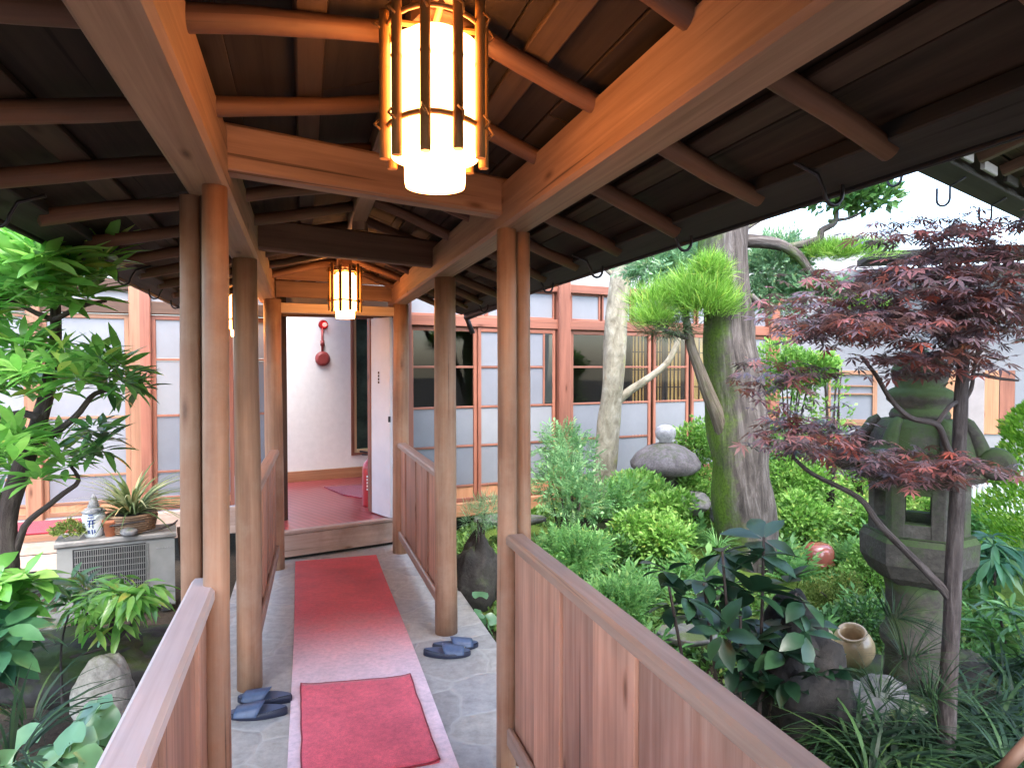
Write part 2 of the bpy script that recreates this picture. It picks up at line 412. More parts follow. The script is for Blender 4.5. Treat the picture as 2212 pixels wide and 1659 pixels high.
M_INK = plain('blue_glaze', (.02, .05, .22), .25, bump=0)
M_POTR = plain('red_glazed_pot', (.30, .09, .07), .22, spec=.6, vary=.25, bump=.02, coat=.6)
M_JAR = plain('beige_glazed_jar', (.44, .31, .17), .3, spec=.5, vary=.35, bumpsc=5, bump=.05, coat=.3)
M_GRIT = plain('dark_void', (.012, .012, .012), .8)

def m_glass():
    m, nt, b = mat_new('window_glass'); L = nt.links.new
    nt.nodes.remove(b)
    t = N(nt, 'ShaderNodeBsdfTransparent'); t.inputs[0].default_value = (.78, .82, .82, 1)
    g = N(nt, 'ShaderNodeBsdfGlossy'); g.inputs['Roughness'].default_value = .03; g.inputs[0].default_value = (.9, .92, .95, 1)
    fr = N(nt, 'ShaderNodeFresnel', IOR=1.36)
    mx = N(nt, 'ShaderNodeMixShader'); L(fr.outputs[0], mx.inputs[0]); L(t.outputs[0], mx.inputs[1]); L(g.outputs[0], mx.inputs[2])
    L(mx.outputs[0], nt.nodes['Material Output'].inputs[0]); return m
M_GLASS = m_glass()
def m_lamp():
    m, nt, b = mat_new('lit_paper_shade')
    b.inputs['Base Color'].default_value = (.9, .8, .6, 1)
    b.inputs['Emission Color'].default_value = (1, .40, .115, 1); b.inputs['Emission Strength'].default_value = LAMP
    return m
LAMP = 4.0
M_LAMP = m_lamp()
M_DRUM = m_lamp(); M_DRUM.name = 'lit_outer_paper'; M_DRUM.node_tree.nodes['Principled BSDF'].inputs['Emission Strength'].default_value = LAMP * .75
def m_flags():
    m, nt, b = mat_new('stone_flag_paving'); L = nt.links.new
    tc = N(nt, 'ShaderNodeTexCoord')
    nz = N(nt, 'ShaderNodeTexNoise', Scale=2.5, Detail=3.0); L(tc.outputs['Object'], nz.inputs[0])
    off = N(nt, 'ShaderNodeVectorMath', operation='MULTIPLY_ADD'); off.inputs[1].default_value = (.22, .22, 0)
    L(nz.outputs['Color'], off.inputs[0]); L(tc.outputs['Object'], off.inputs[2])
    vo = N(nt, 'ShaderNodeTexVoronoi', feature='DISTANCE_TO_EDGE', Scale=3.1, voronoi_dimensions='2D'); L(off.outputs[0], vo.inputs['Vector'])
    vc = N(nt, 'ShaderNodeTexVoronoi', feature='F1', Scale=3.1, voronoi_dimensions='2D'); L(off.outputs[0], vc.inputs['Vector'])
    sep = N(nt, 'ShaderNodeSeparateColor'); L(vc.outputs['Color'], sep.inputs[0])
    rc = ramp(nt, [(0, (.32, .31, .295)), (.5, (.43, .405, .36)), (1, (.37, .365, .355))]); L(sep.outputs[0], rc.inputs[0])
    n2 = N(nt, 'ShaderNodeTexNoise', Scale=18.0, Detail=9.0, Roughness=.72); L(tc.outputs['Object'], n2.inputs[0])
    r2 = ramp(nt, [(.3, (.7, .7, .7)), (.7, (1.2, 1.2, 1.2))]); L(n2.outputs[0], r2.inputs[0])
    c = mixc(nt, 1.0, rc.outputs[0], r2.outputs[0], 'MULTIPLY')
    re = ramp(nt, [(.012, (1, 1, 1)), (.04, (0, 0, 0))]); L(vo.outputs['Distance'], re.inputs[0])
    ml = N(nt, 'ShaderNodeMath', operation='MULTIPLY'); ml.inputs[1].default_value = .55; L(re.outputs[0], ml.inputs[0])
    c = mixc(nt, ml.outputs[0], c, (.47, .455, .42))
    L(c, b.inputs['Base Color']); b.inputs['Roughness'].default_value = .55; b.inputs['Specular IOR Level'].default_value = .4
    rb = ramp(nt, [(0, (0, 0, 0)), (.06, (1, 1, 1))]); L(vo.outputs['Distance'], rb.inputs[0])
    ad = N(nt, 'ShaderNodeMath', operation='ADD'); L(rb.outputs[0], ad.inputs[0]); L(n2.outputs[0], ad.inputs[1])
    bp = N(nt, 'ShaderNodeBump', Strength=.35, Distance=.008); L(ad.outputs[0], bp.inputs['Height']); L(bp.outputs[0], b.inputs['Normal'])
    return m
M_FLAGS = m_flags()
def m_carpet(name, red, faded=None):
    m, nt, b = mat_new(name); L = nt.links.new
    tc = N(nt, 'ShaderNodeTexCoord')
    n1 = N(nt, 'ShaderNodeTexNoise', Scale=260.0, Detail=3.0, Roughness=.6); L(tc.outputs['Object'], n1.inputs[0])
    n2 = N(nt, 'ShaderNodeTexNoise', Scale=4.0, Detail=6.0, Roughness=.65); L(tc.outputs['Object'], n2.inputs[0])
    r1 = ramp(nt, [(.3, tuple(x * .78 for x in red)), (.7, tuple(min(1, x * 1.18) for x in red))]); L(n1.outputs[0], r1.inputs[0])
    c = r1.outputs[0]
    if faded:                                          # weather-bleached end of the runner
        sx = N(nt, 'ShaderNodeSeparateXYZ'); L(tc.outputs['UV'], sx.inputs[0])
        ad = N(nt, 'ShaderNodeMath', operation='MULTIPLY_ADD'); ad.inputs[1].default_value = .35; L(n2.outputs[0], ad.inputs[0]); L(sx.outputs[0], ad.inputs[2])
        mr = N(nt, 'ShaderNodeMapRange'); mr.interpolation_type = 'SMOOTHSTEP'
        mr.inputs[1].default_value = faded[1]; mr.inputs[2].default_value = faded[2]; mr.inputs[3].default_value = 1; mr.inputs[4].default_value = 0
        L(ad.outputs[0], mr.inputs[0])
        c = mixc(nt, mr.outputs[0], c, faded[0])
    r2 = ramp(nt, [(.3, (.76, .76, .77)), (.7, (1.12, 1.11, 1.1))]); L(n2.outputs[0], r2.inputs[0])
    c = mixc(nt, 1.0, c, r2.outputs[0], 'MULTIPLY')
    n5 = N(nt, 'ShaderNodeTexNoise', Scale=38.0, Detail=4.0, Roughness=.7); L(tc.outputs['Object'], n5.inputs[0])
    r5 = ramp(nt, [(.32, (.84, .84, .85)), (.6, (1.05, 1.05, 1.05))]); L(n5.outputs[0], r5.inputs[0])
    c = mixc(nt, 1.0, c, r5.outputs[0], 'MULTIPLY')
    L(c, b.inputs['Base Color']); b.inputs['Roughness'].default_value = .95; b.inputs['Specular IOR Level'].default_value = .15
    b.inputs['Sheen Weight'].default_value = .25; b.inputs['Sheen Roughness'].default_value = .4
    bp = N(nt, 'ShaderNodeBump', Strength=.5, Distance=.003); L(n1.outputs[0], bp.inputs['Height']); L(bp.outputs[0], b.inputs['Normal'])
    return m
M_MAT = m_carpet('red_mat_pile', (.86, .135, .18))
M_BIND = m_carpet('mat_binding', (.30, .03, .045))
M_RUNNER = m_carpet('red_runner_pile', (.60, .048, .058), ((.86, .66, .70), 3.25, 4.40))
M_HALLRED = m_carpet('hall_carpet_pile', (.26, .015, .03))
def m_hallfloor():
    m, nt, b = mat_new('red_lacquered_floor'); L = nt.links.new
    tc = N(nt, 'ShaderNodeTexCoord')
    wv = N(nt, 'ShaderNodeTexWave', Scale=7.0, Distortion=.3, Detail=1.0); wv.bands_direction = 'DIAGONAL'; L(tc.outputs['Object'], wv.inputs[0])
    r = ramp(nt, [(0, (.20, .028, .03)), (.12, (.31, .055, .055)), (1, (.36, .07, .07))]); L(wv.outputs[0], r.inputs[0])
    L(r.outputs[0], b.inputs['Base Color']); b.inputs['Roughness'].default_value = .28; b.inputs['Specular IOR Level'].default_value = .6
    bp = N(nt, 'ShaderNodeBump', Strength=.1, Distance=.004); L(wv.outputs[0], bp.inputs['Height']); L(bp.outputs[0], b.inputs['Normal'])
    return m
M_HFLOOR = m_hallfloor()
def m_ground():
    m, nt, b = mat_new('moss_and_soil'); L = nt.links.new
    tc = N(nt, 'ShaderNodeTexCoord')
    n1 = N(nt, 'ShaderNodeTexNoise', Scale=1.1, Detail=7.0, Roughness=.65); L(tc.outputs['Object'], n1.inputs[0])
    n2 = N(nt, 'ShaderNodeTexNoise', Scale=45.0, Detail=8.0, Roughness=.75); L(tc.outputs['Object'], n2.inputs[0])
    at_ = N(nt, 'ShaderNodeAttribute', attribute_name='mossy')
    ad = N(nt, 'ShaderNodeMath', operation='MULTIPLY_ADD'); ad.inputs[1].default_value = .5; L(n1.outputs[0], ad.inputs[0]); L(at_.outputs['Fac'], ad.inputs[2])
    rm = ramp(nt, [(.48, (0, 0, 0)), (.68, (1, 1, 1))]); L(ad.outputs[0], rm.inputs[0])
    rs = ramp(nt, [(.3, (.030, .022, .015)), (.7, (.085, .065, .045))]); L(n2.outputs[0], rs.inputs[0])
    rg = ramp(nt, [(.3, (.065, .115, .02)), (.7, (.135, .21, .04))]); L(n2.outputs[0], rg.inputs[0])
    c = mixc(nt, rm.outputs[0], rs.outputs[0], rg.outputs[0])
    L(c, b.inputs['Base Color']); b.inputs['Roughness'].default_value = .95; b.inputs['Specular IOR Level'].default_value = .15
    bp = N(nt, 'ShaderNodeBump', Strength=.8, Distance=.03); L(n2.outputs[0], bp.inputs['Height']); L(bp.outputs[0], b.inputs['Normal'])
    return m
M_GROUND = m_ground()
def m_bark(name, c1, c2, c3, moss=None, mossdir=(-1, -.3, 0), amt=.5, sc=1.0, stretch=6):
    m, nt, b = mat_new(name); L = nt.links.new
    tc = N(nt, 'ShaderNodeTexCoord'); geo = N(nt, 'ShaderNodeNewGeometry')
    mp = N(nt, 'ShaderNodeMapping'); mp.inputs['Scale'].default_value = (4 * sc, 4 * sc * stretch, 1); L(tc.outputs['UV'], mp.inputs[0])
    n1 = N(nt, 'ShaderNodeTexNoise', Scale=1.0, Detail=8.0, Roughness=.7, Distortion=.6); L(mp.outputs[0], n1.inputs[0])
    n2 = N(nt, 'ShaderNodeTexNoise', Scale=5.0 * sc, Detail=8.0, Roughness=.72); L(tc.outputs['Object'], n2.inputs[0])
    r = ramp(nt, [(.32, c1), (.5, c2), (.7, c3)]); L(n1.outputs[0], r.inputs[0])
    r2 = ramp(nt, [(.3, (.7,) * 3), (.7, (1.2,) * 3)]); L(n2.outputs[0], r2.inputs[0])
    c = mixc(nt, 1.0, r.outputs[0], r2.outputs[0], 'MULTIPLY')
    if moss:
        dt = N(nt, 'ShaderNodeVectorMath', operation='DOT_PRODUCT'); dt.inputs[1].default_value = Vector(mossdir).normalized(); L(geo.outputs['Normal'], dt.inputs[0])
        ma = N(nt, 'ShaderNodeMath', operation='MULTIPLY_ADD'); ma.inputs[1].default_value = .30; L(dt.outputs['Value'], ma.inputs[0]); L(n2.outputs[0], ma.inputs[2])
        rm = ramp(nt, [(.86 - amt * .5, (0, 0, 0)), (1.12 - amt * .5, (1, 1, 1))]); L(ma.outputs[0], rm.inputs[0])
        n3 = N(nt, 'ShaderNodeTexNoise', Scale=60.0, Detail=5.0); L(tc.outputs['Object'], n3.inputs[0])
        rmc = ramp(nt, [(.3, tuple(x * .6 for x in moss)), (.7, tuple(x * 1.3 for x in moss))]); L(n3.outputs[0], rmc.inputs[0])
        c = mixc(nt, rm.outputs[0], c, rmc.outputs[0])
    L(c, b.inputs['Base Color']); b.inputs['Roughness'].default_value = .9; b.inputs['Specular IOR Level'].default_value = .2
    bp = N(nt, 'ShaderNodeBump', Strength=.8, Distance=.02); L(n1.outputs[0], bp.inputs['Height']); L(bp.outputs[0], b.inputs['Normal'])
    return m
B_BIG = m_bark('mossy_bark', (.035, .03, .027), (.095, .08, .072), (.20, .18, .165), (.075, .130, .016), (-1, -.05, 0), .56)
B_LIMB = m_bark('mossy_limb_bark', (.05, .04, .03), (.12, .10, .075), (.22, .19, .15), (.05, .085, .015), (-.3, -.5, .5), .35)
B_PALE = m_bark('pale_lichen_bark', (.16, .14, .10), (.30, .27, .20), (.46, .43, .35), (.22, .24, .06), (.6, -.3, 0), .15, 1.5, 2)
B_DARK = m_bark('dark_bark', (.025, .02, .018), (.06, .045, .04), (.12, .10, .085), None)
B_MAPLE = m_bark('maple_bark', (.035, .028, .027), (.07, .058, .055), (.12, .105, .10), None, sc=2)
S_LANT = stone('lantern_stone', (.032, .029, .024), (.070, .063, .052), (.12, .11, .092), 5, moss=(.055, .085, .028), mossamt=.68)
S_DARK = stone('dark_rock', (.022, .021, .02), (.05, .046, .042), (.095, .09, .08), 4, moss=(.05, .075, .02), mossamt=.3)
S_BLACK = stone('black_rock', (.010, .010, .009), (.022, .020, .019), (.045, .041, .037), 4)
S_GREY = stone('grey_rock', (.11, .105, .105), (.20, .19, .19), (.30, .29, .285), 4, moss=(.09, .12, .04), mossamt=.25)
S_PALE = stone('pale_rock', (.16, .155, .13), (.25, .24, .21), (.34, .33, .30), 5, moss=(.10, .11, .05), mossamt=.3)
S_CAPST = stone('snow_lantern_stone', (.10, .085, .085), (.19, .165, .165), (.28, .25, .25), 7, moss=(.10, .11, .06), mossamt=.25)
L_RHODO = leafm('rhododendron_leaf', (.09, .25, .045), (.20, .44, .08), (.38, .62, .15), .42, .25, .7)
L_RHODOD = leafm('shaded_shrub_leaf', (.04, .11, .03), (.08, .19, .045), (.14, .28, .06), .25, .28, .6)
L_AZAL = leafm('azalea_leaf', (.11, .25, .035), (.22, .41, .07), (.37, .57, .14), .4, .5)
L_NAND = leafm('nandina_leaf', (.12, .27, .10), (.21, .40, .16), (.32, .52, .22), .4, .5)
L_PINE = leafm('podocarpus_leaf', (.09, .22, .02), (.20, .39, .04), (.38, .57, .11), .35, .45)
L_PINED = leafm('shaded_podocarpus_leaf', (.02, .04, .012), (.035, .075, .02), (.08, .10, .04), .15, .5)  # darker needle copy, shade of the pad's underside put into its colour
L_HINOKI = leafm('hinoki_leaf', (.14, .27, .13), (.24, .42, .20), (.36, .54, .28), .35, .5)
L_MAPLE = leafm('purple_maple_leaf', (.085, .055, .058), (.145, .085, .090), (.27, .075, .055), .3, .35, .6)
L_AUCU = leafm('aucuba_leaf', (.008, .026, .012), (.015, .045, .019), (.028, .07, .026), .12, .36, .45)
L_LIRI = leafm('liriope_leaf', (.008, .022, .010), (.016, .045, .016), (.04, .085, .022), .2, .55, .3)
L_CONE = leafm('cypress_leaf', (.09, .22, .015), (.19, .38, .03), (.34, .54, .06), .35, .55)
L_SPIDER = leafm('spider_plant_leaf', (.06, .10, .03), (.16, .20, .07), (.38, .36, .18), .3, .45)
L_FARF = leafm('farfugium_leaf', (.08, .19, .08), (.14, .29, .12), (.20, .38, .16), .3, .25, .6)
L_TEAL = leafm('bluegreen_leaf', (.03, .10, .05), (.06, .17, .08), (.11, .26, .09), .3, .35, .5)
L_MOSS = leafm('moss_tuft', (.08, .12, .02), (.15, .20, .04), (.22, .26, .06), .3, .7, .2)
L_GC = leafm('ground_cover_leaf', (.07, .16, .03), (.14, .27, .05), (.23, .38, .09), .3, .6)
L_FERN = leafm('fern_leaf', (.12, .28, .08), (.20, .41, .12), (.30, .52, .16), .4, .5)

# ------------------------------------------------------------------ the ground and the walkway paving
def ground_z(x, y):
    X0 = x + K * y
    z = -.14 + .05 * noise.noise(Vector((x * .7, y * .7, 0)))
    if X0 > 1.07:
        q = max(0, min(1, (y - 3.3) / 2.0)) * max(0, min(1, (X0 - 1.15) / .7)); z += .26 * q * q * (3 - 2 * q)
    else: z -= .06
    if -1.1 < X0 < 1.2: z = min(z, -.10)
    return z
def make_ground():
    xs = np.concatenate([[-70, -40, -20, -12], np.arange(-8, 9.01, .25), [12, 20, 40, 70]])
    ys = np.concatenate([[-60, -30, -12], np.arange(-4, 14.01, .25), [18, 26, 45, 90]])
    v = []; moss = []
    for y in ys:
        for x in xs:
            v.append((x, y, ground_z(x, y)))
            X0 = x + K * y
            g = 0
            if X0 > 1.1: g = .12 + .33 * min(1, max(0, (y - 3.2) / 1.2))
            moss.append(g)
    nx = len(xs); f = [(j * nx + i, j * nx + i + 1, (j + 1) * nx + i + 1, (j + 1) * nx + i) for j in range(len(ys) - 1) for i in range(nx - 1)]
    me = bpy.data.meshes.new('ground'); me.from_pydata(v, [], f)
    a = me.attributes.new('mossy', 'FLOAT', 'POINT'); a.data.foreach_set('value', np.array(moss, dtype=np.float32))
    me.polygons.foreach_set('use_smooth', [True] * len(f)); me.materials.append(M_GROUND); me.update()
    o = bpy.data.objects.new('ground', me); COL.objects.link(o); tag(o, 'mossy garden ground with dark soil around the walkway', 'ground', kind='structure')
make_ground()
mb = MB(); mb.slab([cor(-.50, -2.2, 0), cor(1.075, -2.2, 0), cor(1.075, 5.62, 0), V(-1.0, 6.05, 0), V(-2.0, 5.45, 0), cor(-.5, 5.25, 0)], .2)
tag(mb.build('path', M_FLAGS), 'grey crazy paved stone floor under the walkway roof', 'path', kind='structure')

# ------------------------------------------------------------------ the covered walkway
PL1, PR1 = V(-.8545, 1.93, 0), V(-.022, 2.53, 0)
PL2, PR2 = V(-1.274, 3.22, 0), V(-.385, 3.895, 0)
PL3, PR3 = V(-1.822, 5.13, 0), V(-.926, 5.59, 0)
XL, XR, XRIDGE = -.278, .805, .30
BB = 2.065                                              # underside of the long beams
wk = thing('covered_walkway', cor(.26, 3, 0), 'brown timber walkway with gabled board roof on log posts', 'walkway')
def log_post(p, r, top, lean=0, sq=False):
    m = MB(); n = 14; pts = []; rad = []
    for i in range(9):
        t = i / 8; pts.append(p + V(.004 * math.sin(3 * t + p.x * 9), .004 * math.cos(4 * t + p.y), top * t)); rad.append(r * (1.04 - .07 * t + .02 * math.sin(9 * t + p.y * 7)))
    m.tube(pts, rad, 18, jit=.05); return m
for p, r in ((PL2, .057), (PR2, .063), (PL3, .066), (PR3, .067)):
    log_post(p, r, BB).build('post', W_POST, wk)
log_post(PL1, .036, BB).build('post', W_POST, wk)
log_post(V(-.975, 2.04, 0), .031, BB).build('post', W_POST, wk)
log_post(PR1, .037, BB).build('post', W_POST, wk)
log_post(V(.040, 2.60, 0), .030, BB).build('post', W_POST, wk)
m = MB(); m.prism(V(-.934, 2.05, .02), V(-.934, 2.05, BB), .05, .03, up=V(.7, .7, 0)); m.build('filler_strip', W_DARK, wk)
YA, YB = -1.6, 5.75
for X0, yb in ((XL, 5.45), (XR, 5.85)):
    for a, b in ((YA, 1.99 if X0 < 0 else 2.60), (1.99 if X0 < 0 else 2.60, yb)):
        MB().prism(cor(X0, a, BB + .085), cor(X0, b, BB + .085), .125, .17, ch=.012).build('beam', W_BEAM, wk)
def slopeH(X0):                                         # underside of the roof boards
    return (2.43 - SLR * abs(X0 - XRIDGE)) if X0 > XRIDGE else (2.42 - SLL * abs(X0 - XRIDGE))
SLL, SLR = .303, .345
MB().prism(cor(XRIDGE, YA, 2.365), cor(XRIDGE, YB, 2.365), .085, .09, ch=.008).build('ridge_beam', W_BEAM, wk)
for i, (a, b) in enumerate(((PL1, PR1), (PL2, PR2))):
    d = (b - a).normalized(); m = MB()
    z = BB + (.118 if i == 0 else .13)
    m.prism(a + V(0, 0, z) - d * .02 + V(0, .03, 0), b + V(0, 0, z) + d * .02 + V(0, .03, 0), .075, .142 if i == 0 else .15, ch=.01).build('cross_beam', W_BEAM if i != 1 else W_BATT2, wk)
    mid = cor(XRIDGE, 0, 0); t = (XRIDGE - (a.x + K * a.y)) / ((b.x + K * b.y) - (a.x + K * a.y)); q = a.lerp(b, t)
    MB().prism(q + V(0, .03, z + .081), q + V(0, .03, 2.318), .07, .07, up=V(1, 0, 0)).build('king_post', W_BEAM, wk)
# gable boarding and pale lintel at the end posts
a, b = PL3 + V(0, .06, 0), PR3 + V(0, .06, 0); d = (b - a).normalized()
m = MB()
for i in range(2):
    z = BB + .03 + .135 * i
    m.prism(a + V(0, 0, z + .06), b + V(0, 0, z + .06), .03, .125)
m.prism(a.lerp(b, .28) + V(0, 0, BB + .34), a.lerp(b, .78) + V(0, 0, BB + .34), .03, .09)
m.build('gable_board', W_BEAM, wk)
MB().prism(a + V(0, -.05, 2.005) - d * .01, b + V(0, -.05, 2.005) + d * .01, .06, .075).build('lintel', W_PALE, wk)
# rafters: logs from the ridge over the beams to the eaves, skewed like the cross beams
XEL, XER = -.865, 1.335
def rafter(side, Yb, r=.026):
    if side < 0: e = V(.72, .69, 0).normalized(); X0s = (XEL + .03, XRIDGE - .03)
    else: e = V(.93, .37, 0).normalized(); X0s = (XER - .03, XRIDGE + .03)
    base = cor(XL if side < 0 else XR, Yb, 0); k0 = base.x + K * base.y; g = e.x + K * e.y
    pts = []; rad = []
    for i in range(7):
        X0 = X0s[0] + (X0s[1] - X0s[0]) * i / 6
        p = base + e * ((X0 - k0) / g); p.z = slopeH(X0) - r - .030 + .004 * math.sin(i * 1.9 + Yb * 5)
        pts.append(p); rad.append(r * (1 + .07 * math.sin(i * 1.3 + Yb * 3)))
    MB().tube(pts, rad, 12, jit=.06).build('rafter', W_RAFT, wk)
for i in range(16):
    rafter(-1, -.95 + .437 * i); rafter(1, -.80 + .425 * i)
# battens along the walkway, above the rafters, and the boards
for X0 in (-.62, .02, .58, 1.08):
    sl = SLL if X0 < XRIDGE else -SLR
    MB().prism(cor(X0, YA, slopeH(X0) - .016), cor(X0, YB, slopeH(X0) - .016), .07, .026, up=V(-sl, 0, 1)).build('batten', W_BATT, wk)
def roof_side(X0a, X0b):
    m = MB(); nb = 5
    for i in range(nb):
        p, q = X0a + (X0b - X0a) * i / nb, X0a + (X0b - X0a) * (i + 1) / nb
        segs = [YA - .1, .2, 2.0, 3.8, YB + .1]
        for j in range(4):
            y0, y1 = segs[j] + (.45 if i % 2 and j else 0), segs[j + 1] + (.45 if i % 2 and j < 3 else 0)
            c0 = cor((p + q) / 2, y0 + .003, slopeH((p + q) / 2) + .010); c1 = cor((p + q) / 2, y1 - .003, slopeH((p + q) / 2) + .010)
            m.prism(c0, c1, abs(q - p) * 1.02 - .004, .018, up=V(-SLL if X0a < XRIDGE else SLR, 0, 1), ch=.002)
    return m
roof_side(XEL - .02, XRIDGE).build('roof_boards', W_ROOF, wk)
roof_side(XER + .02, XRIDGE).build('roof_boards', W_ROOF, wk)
m = MB()
for X0a in (XEL - .03, XER + .03):
    z0, z1 = slopeH(X0a) + .024, slopeH(XRIDGE) + .024
    q = [cor(X0a, YA - .1, z0), cor(X0a, YB + .1, z0), cor(XRIDGE, YB + .1, z1), cor(XRIDGE, YA - .1, z1)]
    if X0a < 0: q = q[::-1]
    top = [p + V(0, 0, .06) for p in q]; m.slab(top, .058)
m.build('roof_covering', W_EAVE, wk)
for X0 in (XEL, XER):
    sl = SLL if X0 < XRIDGE else -SLR
    MB().prism(cor(X0, YA - .1, slopeH(X0) - .028), cor(X0, YB + .1, slopeH(X0) - .028), .12, .05, up=V(-sl, 0, 1)).build('eave_board', W_EAVE, wk)
    MB().prism(cor(X0 + (.068 if X0 > 0 else -.068), YA - .1, slopeH(X0) - .035), cor(X0 + (.068 if X0 > 0 else -.068), YB + .1, slopeH(X0) - .035), .012, .085).build('eave_edge', M_IRON, wk)
def hook(X0, Y, s):
    c = cor(X0, Y, slopeH(X0) - .05); o = V(.955, .297, 0) * s; pts = [c - o * .09 + V(0, 0, .02), c - o * .02 + V(0, 0, -.005)]
    for i in range(9):
        a = math.pi + math.pi * i / 8; pts.append(c + o * (.03 + .028 * math.cos(a)) + V(0, 0, -.045 + .032 * math.sin(a)))
    pts.append(c + o * .058 + V(0, 0, -.01)); pts.append(c + o * .066 + V(0, 0, .012))
    MB().tube(pts, .0052, 6).build('gutter_hook', M_IRON, wk)
for Y in (1.02, 1.69, 2.35, 3.05, 3.66, 4.3, 4.95): hook(XER - .03, Y, 1)
for Y in (1.93, 2.6, 3.28, 3.95, 4.6): hook(XEL + .03, Y, -1)
m = MB(); e0 = cor(XER + .09, 4.3, slopeH(XER) - .06); e1 = cor(XER + .09, YB + .1, slopeH(XER) - .09)
MB().tube([e0, e1], .028, 10).tube([e1, e1 + V(.02, .04, -.06), e1 + V(.05, .05, -.14)], .022, 10).build('rain_gutter', M_IRON, wk)

# ------------------------------------------------------------------ railings
def railing(a, b, label, capw=.075, ztop=.925, zbot=.13, brd=.235, cap_mat=None, flip=1):
    """boarded railing from a to b (floor points)"""
    a, b = Vector(a), Vector(b); d = (b - a); L = d.length; d.normalize(); nrm = V(d.y, -d.x, 0)
    t = thing('wooden_railing', a, label, 'railing', 'boarded railings along the walkway')
    m = MB(); n = max(1, round(L / brd))
    for i in range(n):
        p = a + d * (L * (i + .5) / n); off = nrm * (.005 * (1 if i % 2 else -1) + random.uniform(-.001, .001))
        m.prism(p + off + V(0, 0, zbot), p + off + V(0, 0, ztop - .045), .016, L / n - .003, up=d, ch=.003)
    m.build('boarding', W_RAIL, t)
    MB().prism(a + V(0, 0, ztop - .022), b + V(0, 0, ztop - .022), capw, .044, ch=.010).build('cap_rail', cap_mat or W_CAP, t)
    m = MB()
    for s in (1, -1): m.prism(a + nrm * s * .022 + V(0, 0, zbot + .03), b + nrm * s * .022 + V(0, 0, zbot + .03), .024, .07, ch=.008)
    m.build('bottom_rail', W_CAP, t)
    return t
dC = V(-K, 1, 0).normalized()
railing(PR1 + V(.035, -.03, 0), PR1 + V(.035, -.03, 0) - dC * 3.4, 'long boarded railing in the right foreground, brown cap rail running towards the viewer')
railing(V(-.9115, 1.98, 0), V(-.9115, 1.98, 0) - dC * 3.0, 'boarded railing in the left foreground with a pale worn cap rail', cap_mat=wood('worn_cap_wood', (.56, .45, .42), (.70, .60, .57), .45, 30, .2, .2, spec=.5, knots=False))
railing(PR2 + dC * .06, PR3 - dC * .06, 'short boarded railing between the two farther right log posts')
railing(PL2 + dC * .055, PL3 - dC * .06, 'short boarded railing between the two farther left log posts')

# ------------------------------------------------------------------ lanterns
def make_lantern(c, label):
    """c: centre of the underside of the paper shade"""
    t = thing('bamboo_lantern', c, label, 'lantern', 'lit lanterns hanging from the walkway ridge')
    t['_w'] = 0
    m = MB(); m.lathe([(.052, .004), (.064, .0), (.066, .012), (.066, .31), (.060, .325)], n=32); m.build('paper_shade', M_LAMP, t)
    m = MB(); m.lathe([(.0935, .062), (.0945, .064), (.0945, .300), (.0935, .302), (.070, .302)], n=36, cap=False); m.build('paper_drum', M_DRUM, t)
    for k in range(10):
        a = 2 * math.pi * k / 10 + .25; r = .108; x, y = r * math.cos(a), r * math.sin(a)
        tp = .375 + .012 * math.sin(k * 2.3)
        m = MB(); pts = [V(x, y, .048 + .006 * math.sin(k * 1.7))]
        for z in (.12, .125, .13, .24, .245, .25, .34): pts.append(V(x, y, z))
        pts.append(V(x, y, tp)); m.tube(pts, [.0112, .0112, .0124, .0112, .0112, .0124, .0112, .011, .0105], 10); m.build('bamboo_rod', W_BAMBOO, t)
    for z, rr in ((.125, .0062), (.338, .0055)):
        m = MB(); m.tube([V(.1 * math.cos(a), .1 * math.sin(a), z + .003 * math.sin(3 * a)) for a in [2 * math.pi * i / 28 for i in range(29)]], rr, 6)
        for k in range(10):
            a = 2 * math.pi * k / 10 + .25
            m.tube([V(.118 * math.cos(a + .06), .118 * math.sin(a + .06), z - .012), V(.13 * math.cos(a), .13 * math.sin(a), z + .0), V(.118 * math.cos(a - .05), .118 * math.sin(a - .05), z + .012)], .003, 5)
        m.build('binding_ring', W_BAMBOO, t)
    m = MB()
    for a in (.25, .25 + math.pi / 2): m.prism(V(-.1 * math.cos(a), -.1 * math.sin(a), .345), V(.1 * math.cos(a), .1 * math.sin(a), .345 + .001 * a), .014, .012)
    m.build('cross_bar', W_BAMBOO, t)
    m = MB(); m.box((0, 0, .395), .075, .075, .07, .6); m.build('ceiling_mount', W_RAFT, t)
    return t
c1 = at(940, 405, 1.475)
make_lantern(c1, 'large bright bamboo lantern hanging nearest the viewer')
c2 = at(746, 688, 4.85); 
l2 = make_lantern(c2, 'small looking lit lantern farther down the walkway before the doorway')

make_lantern(at(519, 727, 5.2), 'added lit lantern in place of a glass reflection behind the second left log post')  # added lantern standing in for a reflection in the left wing's glass

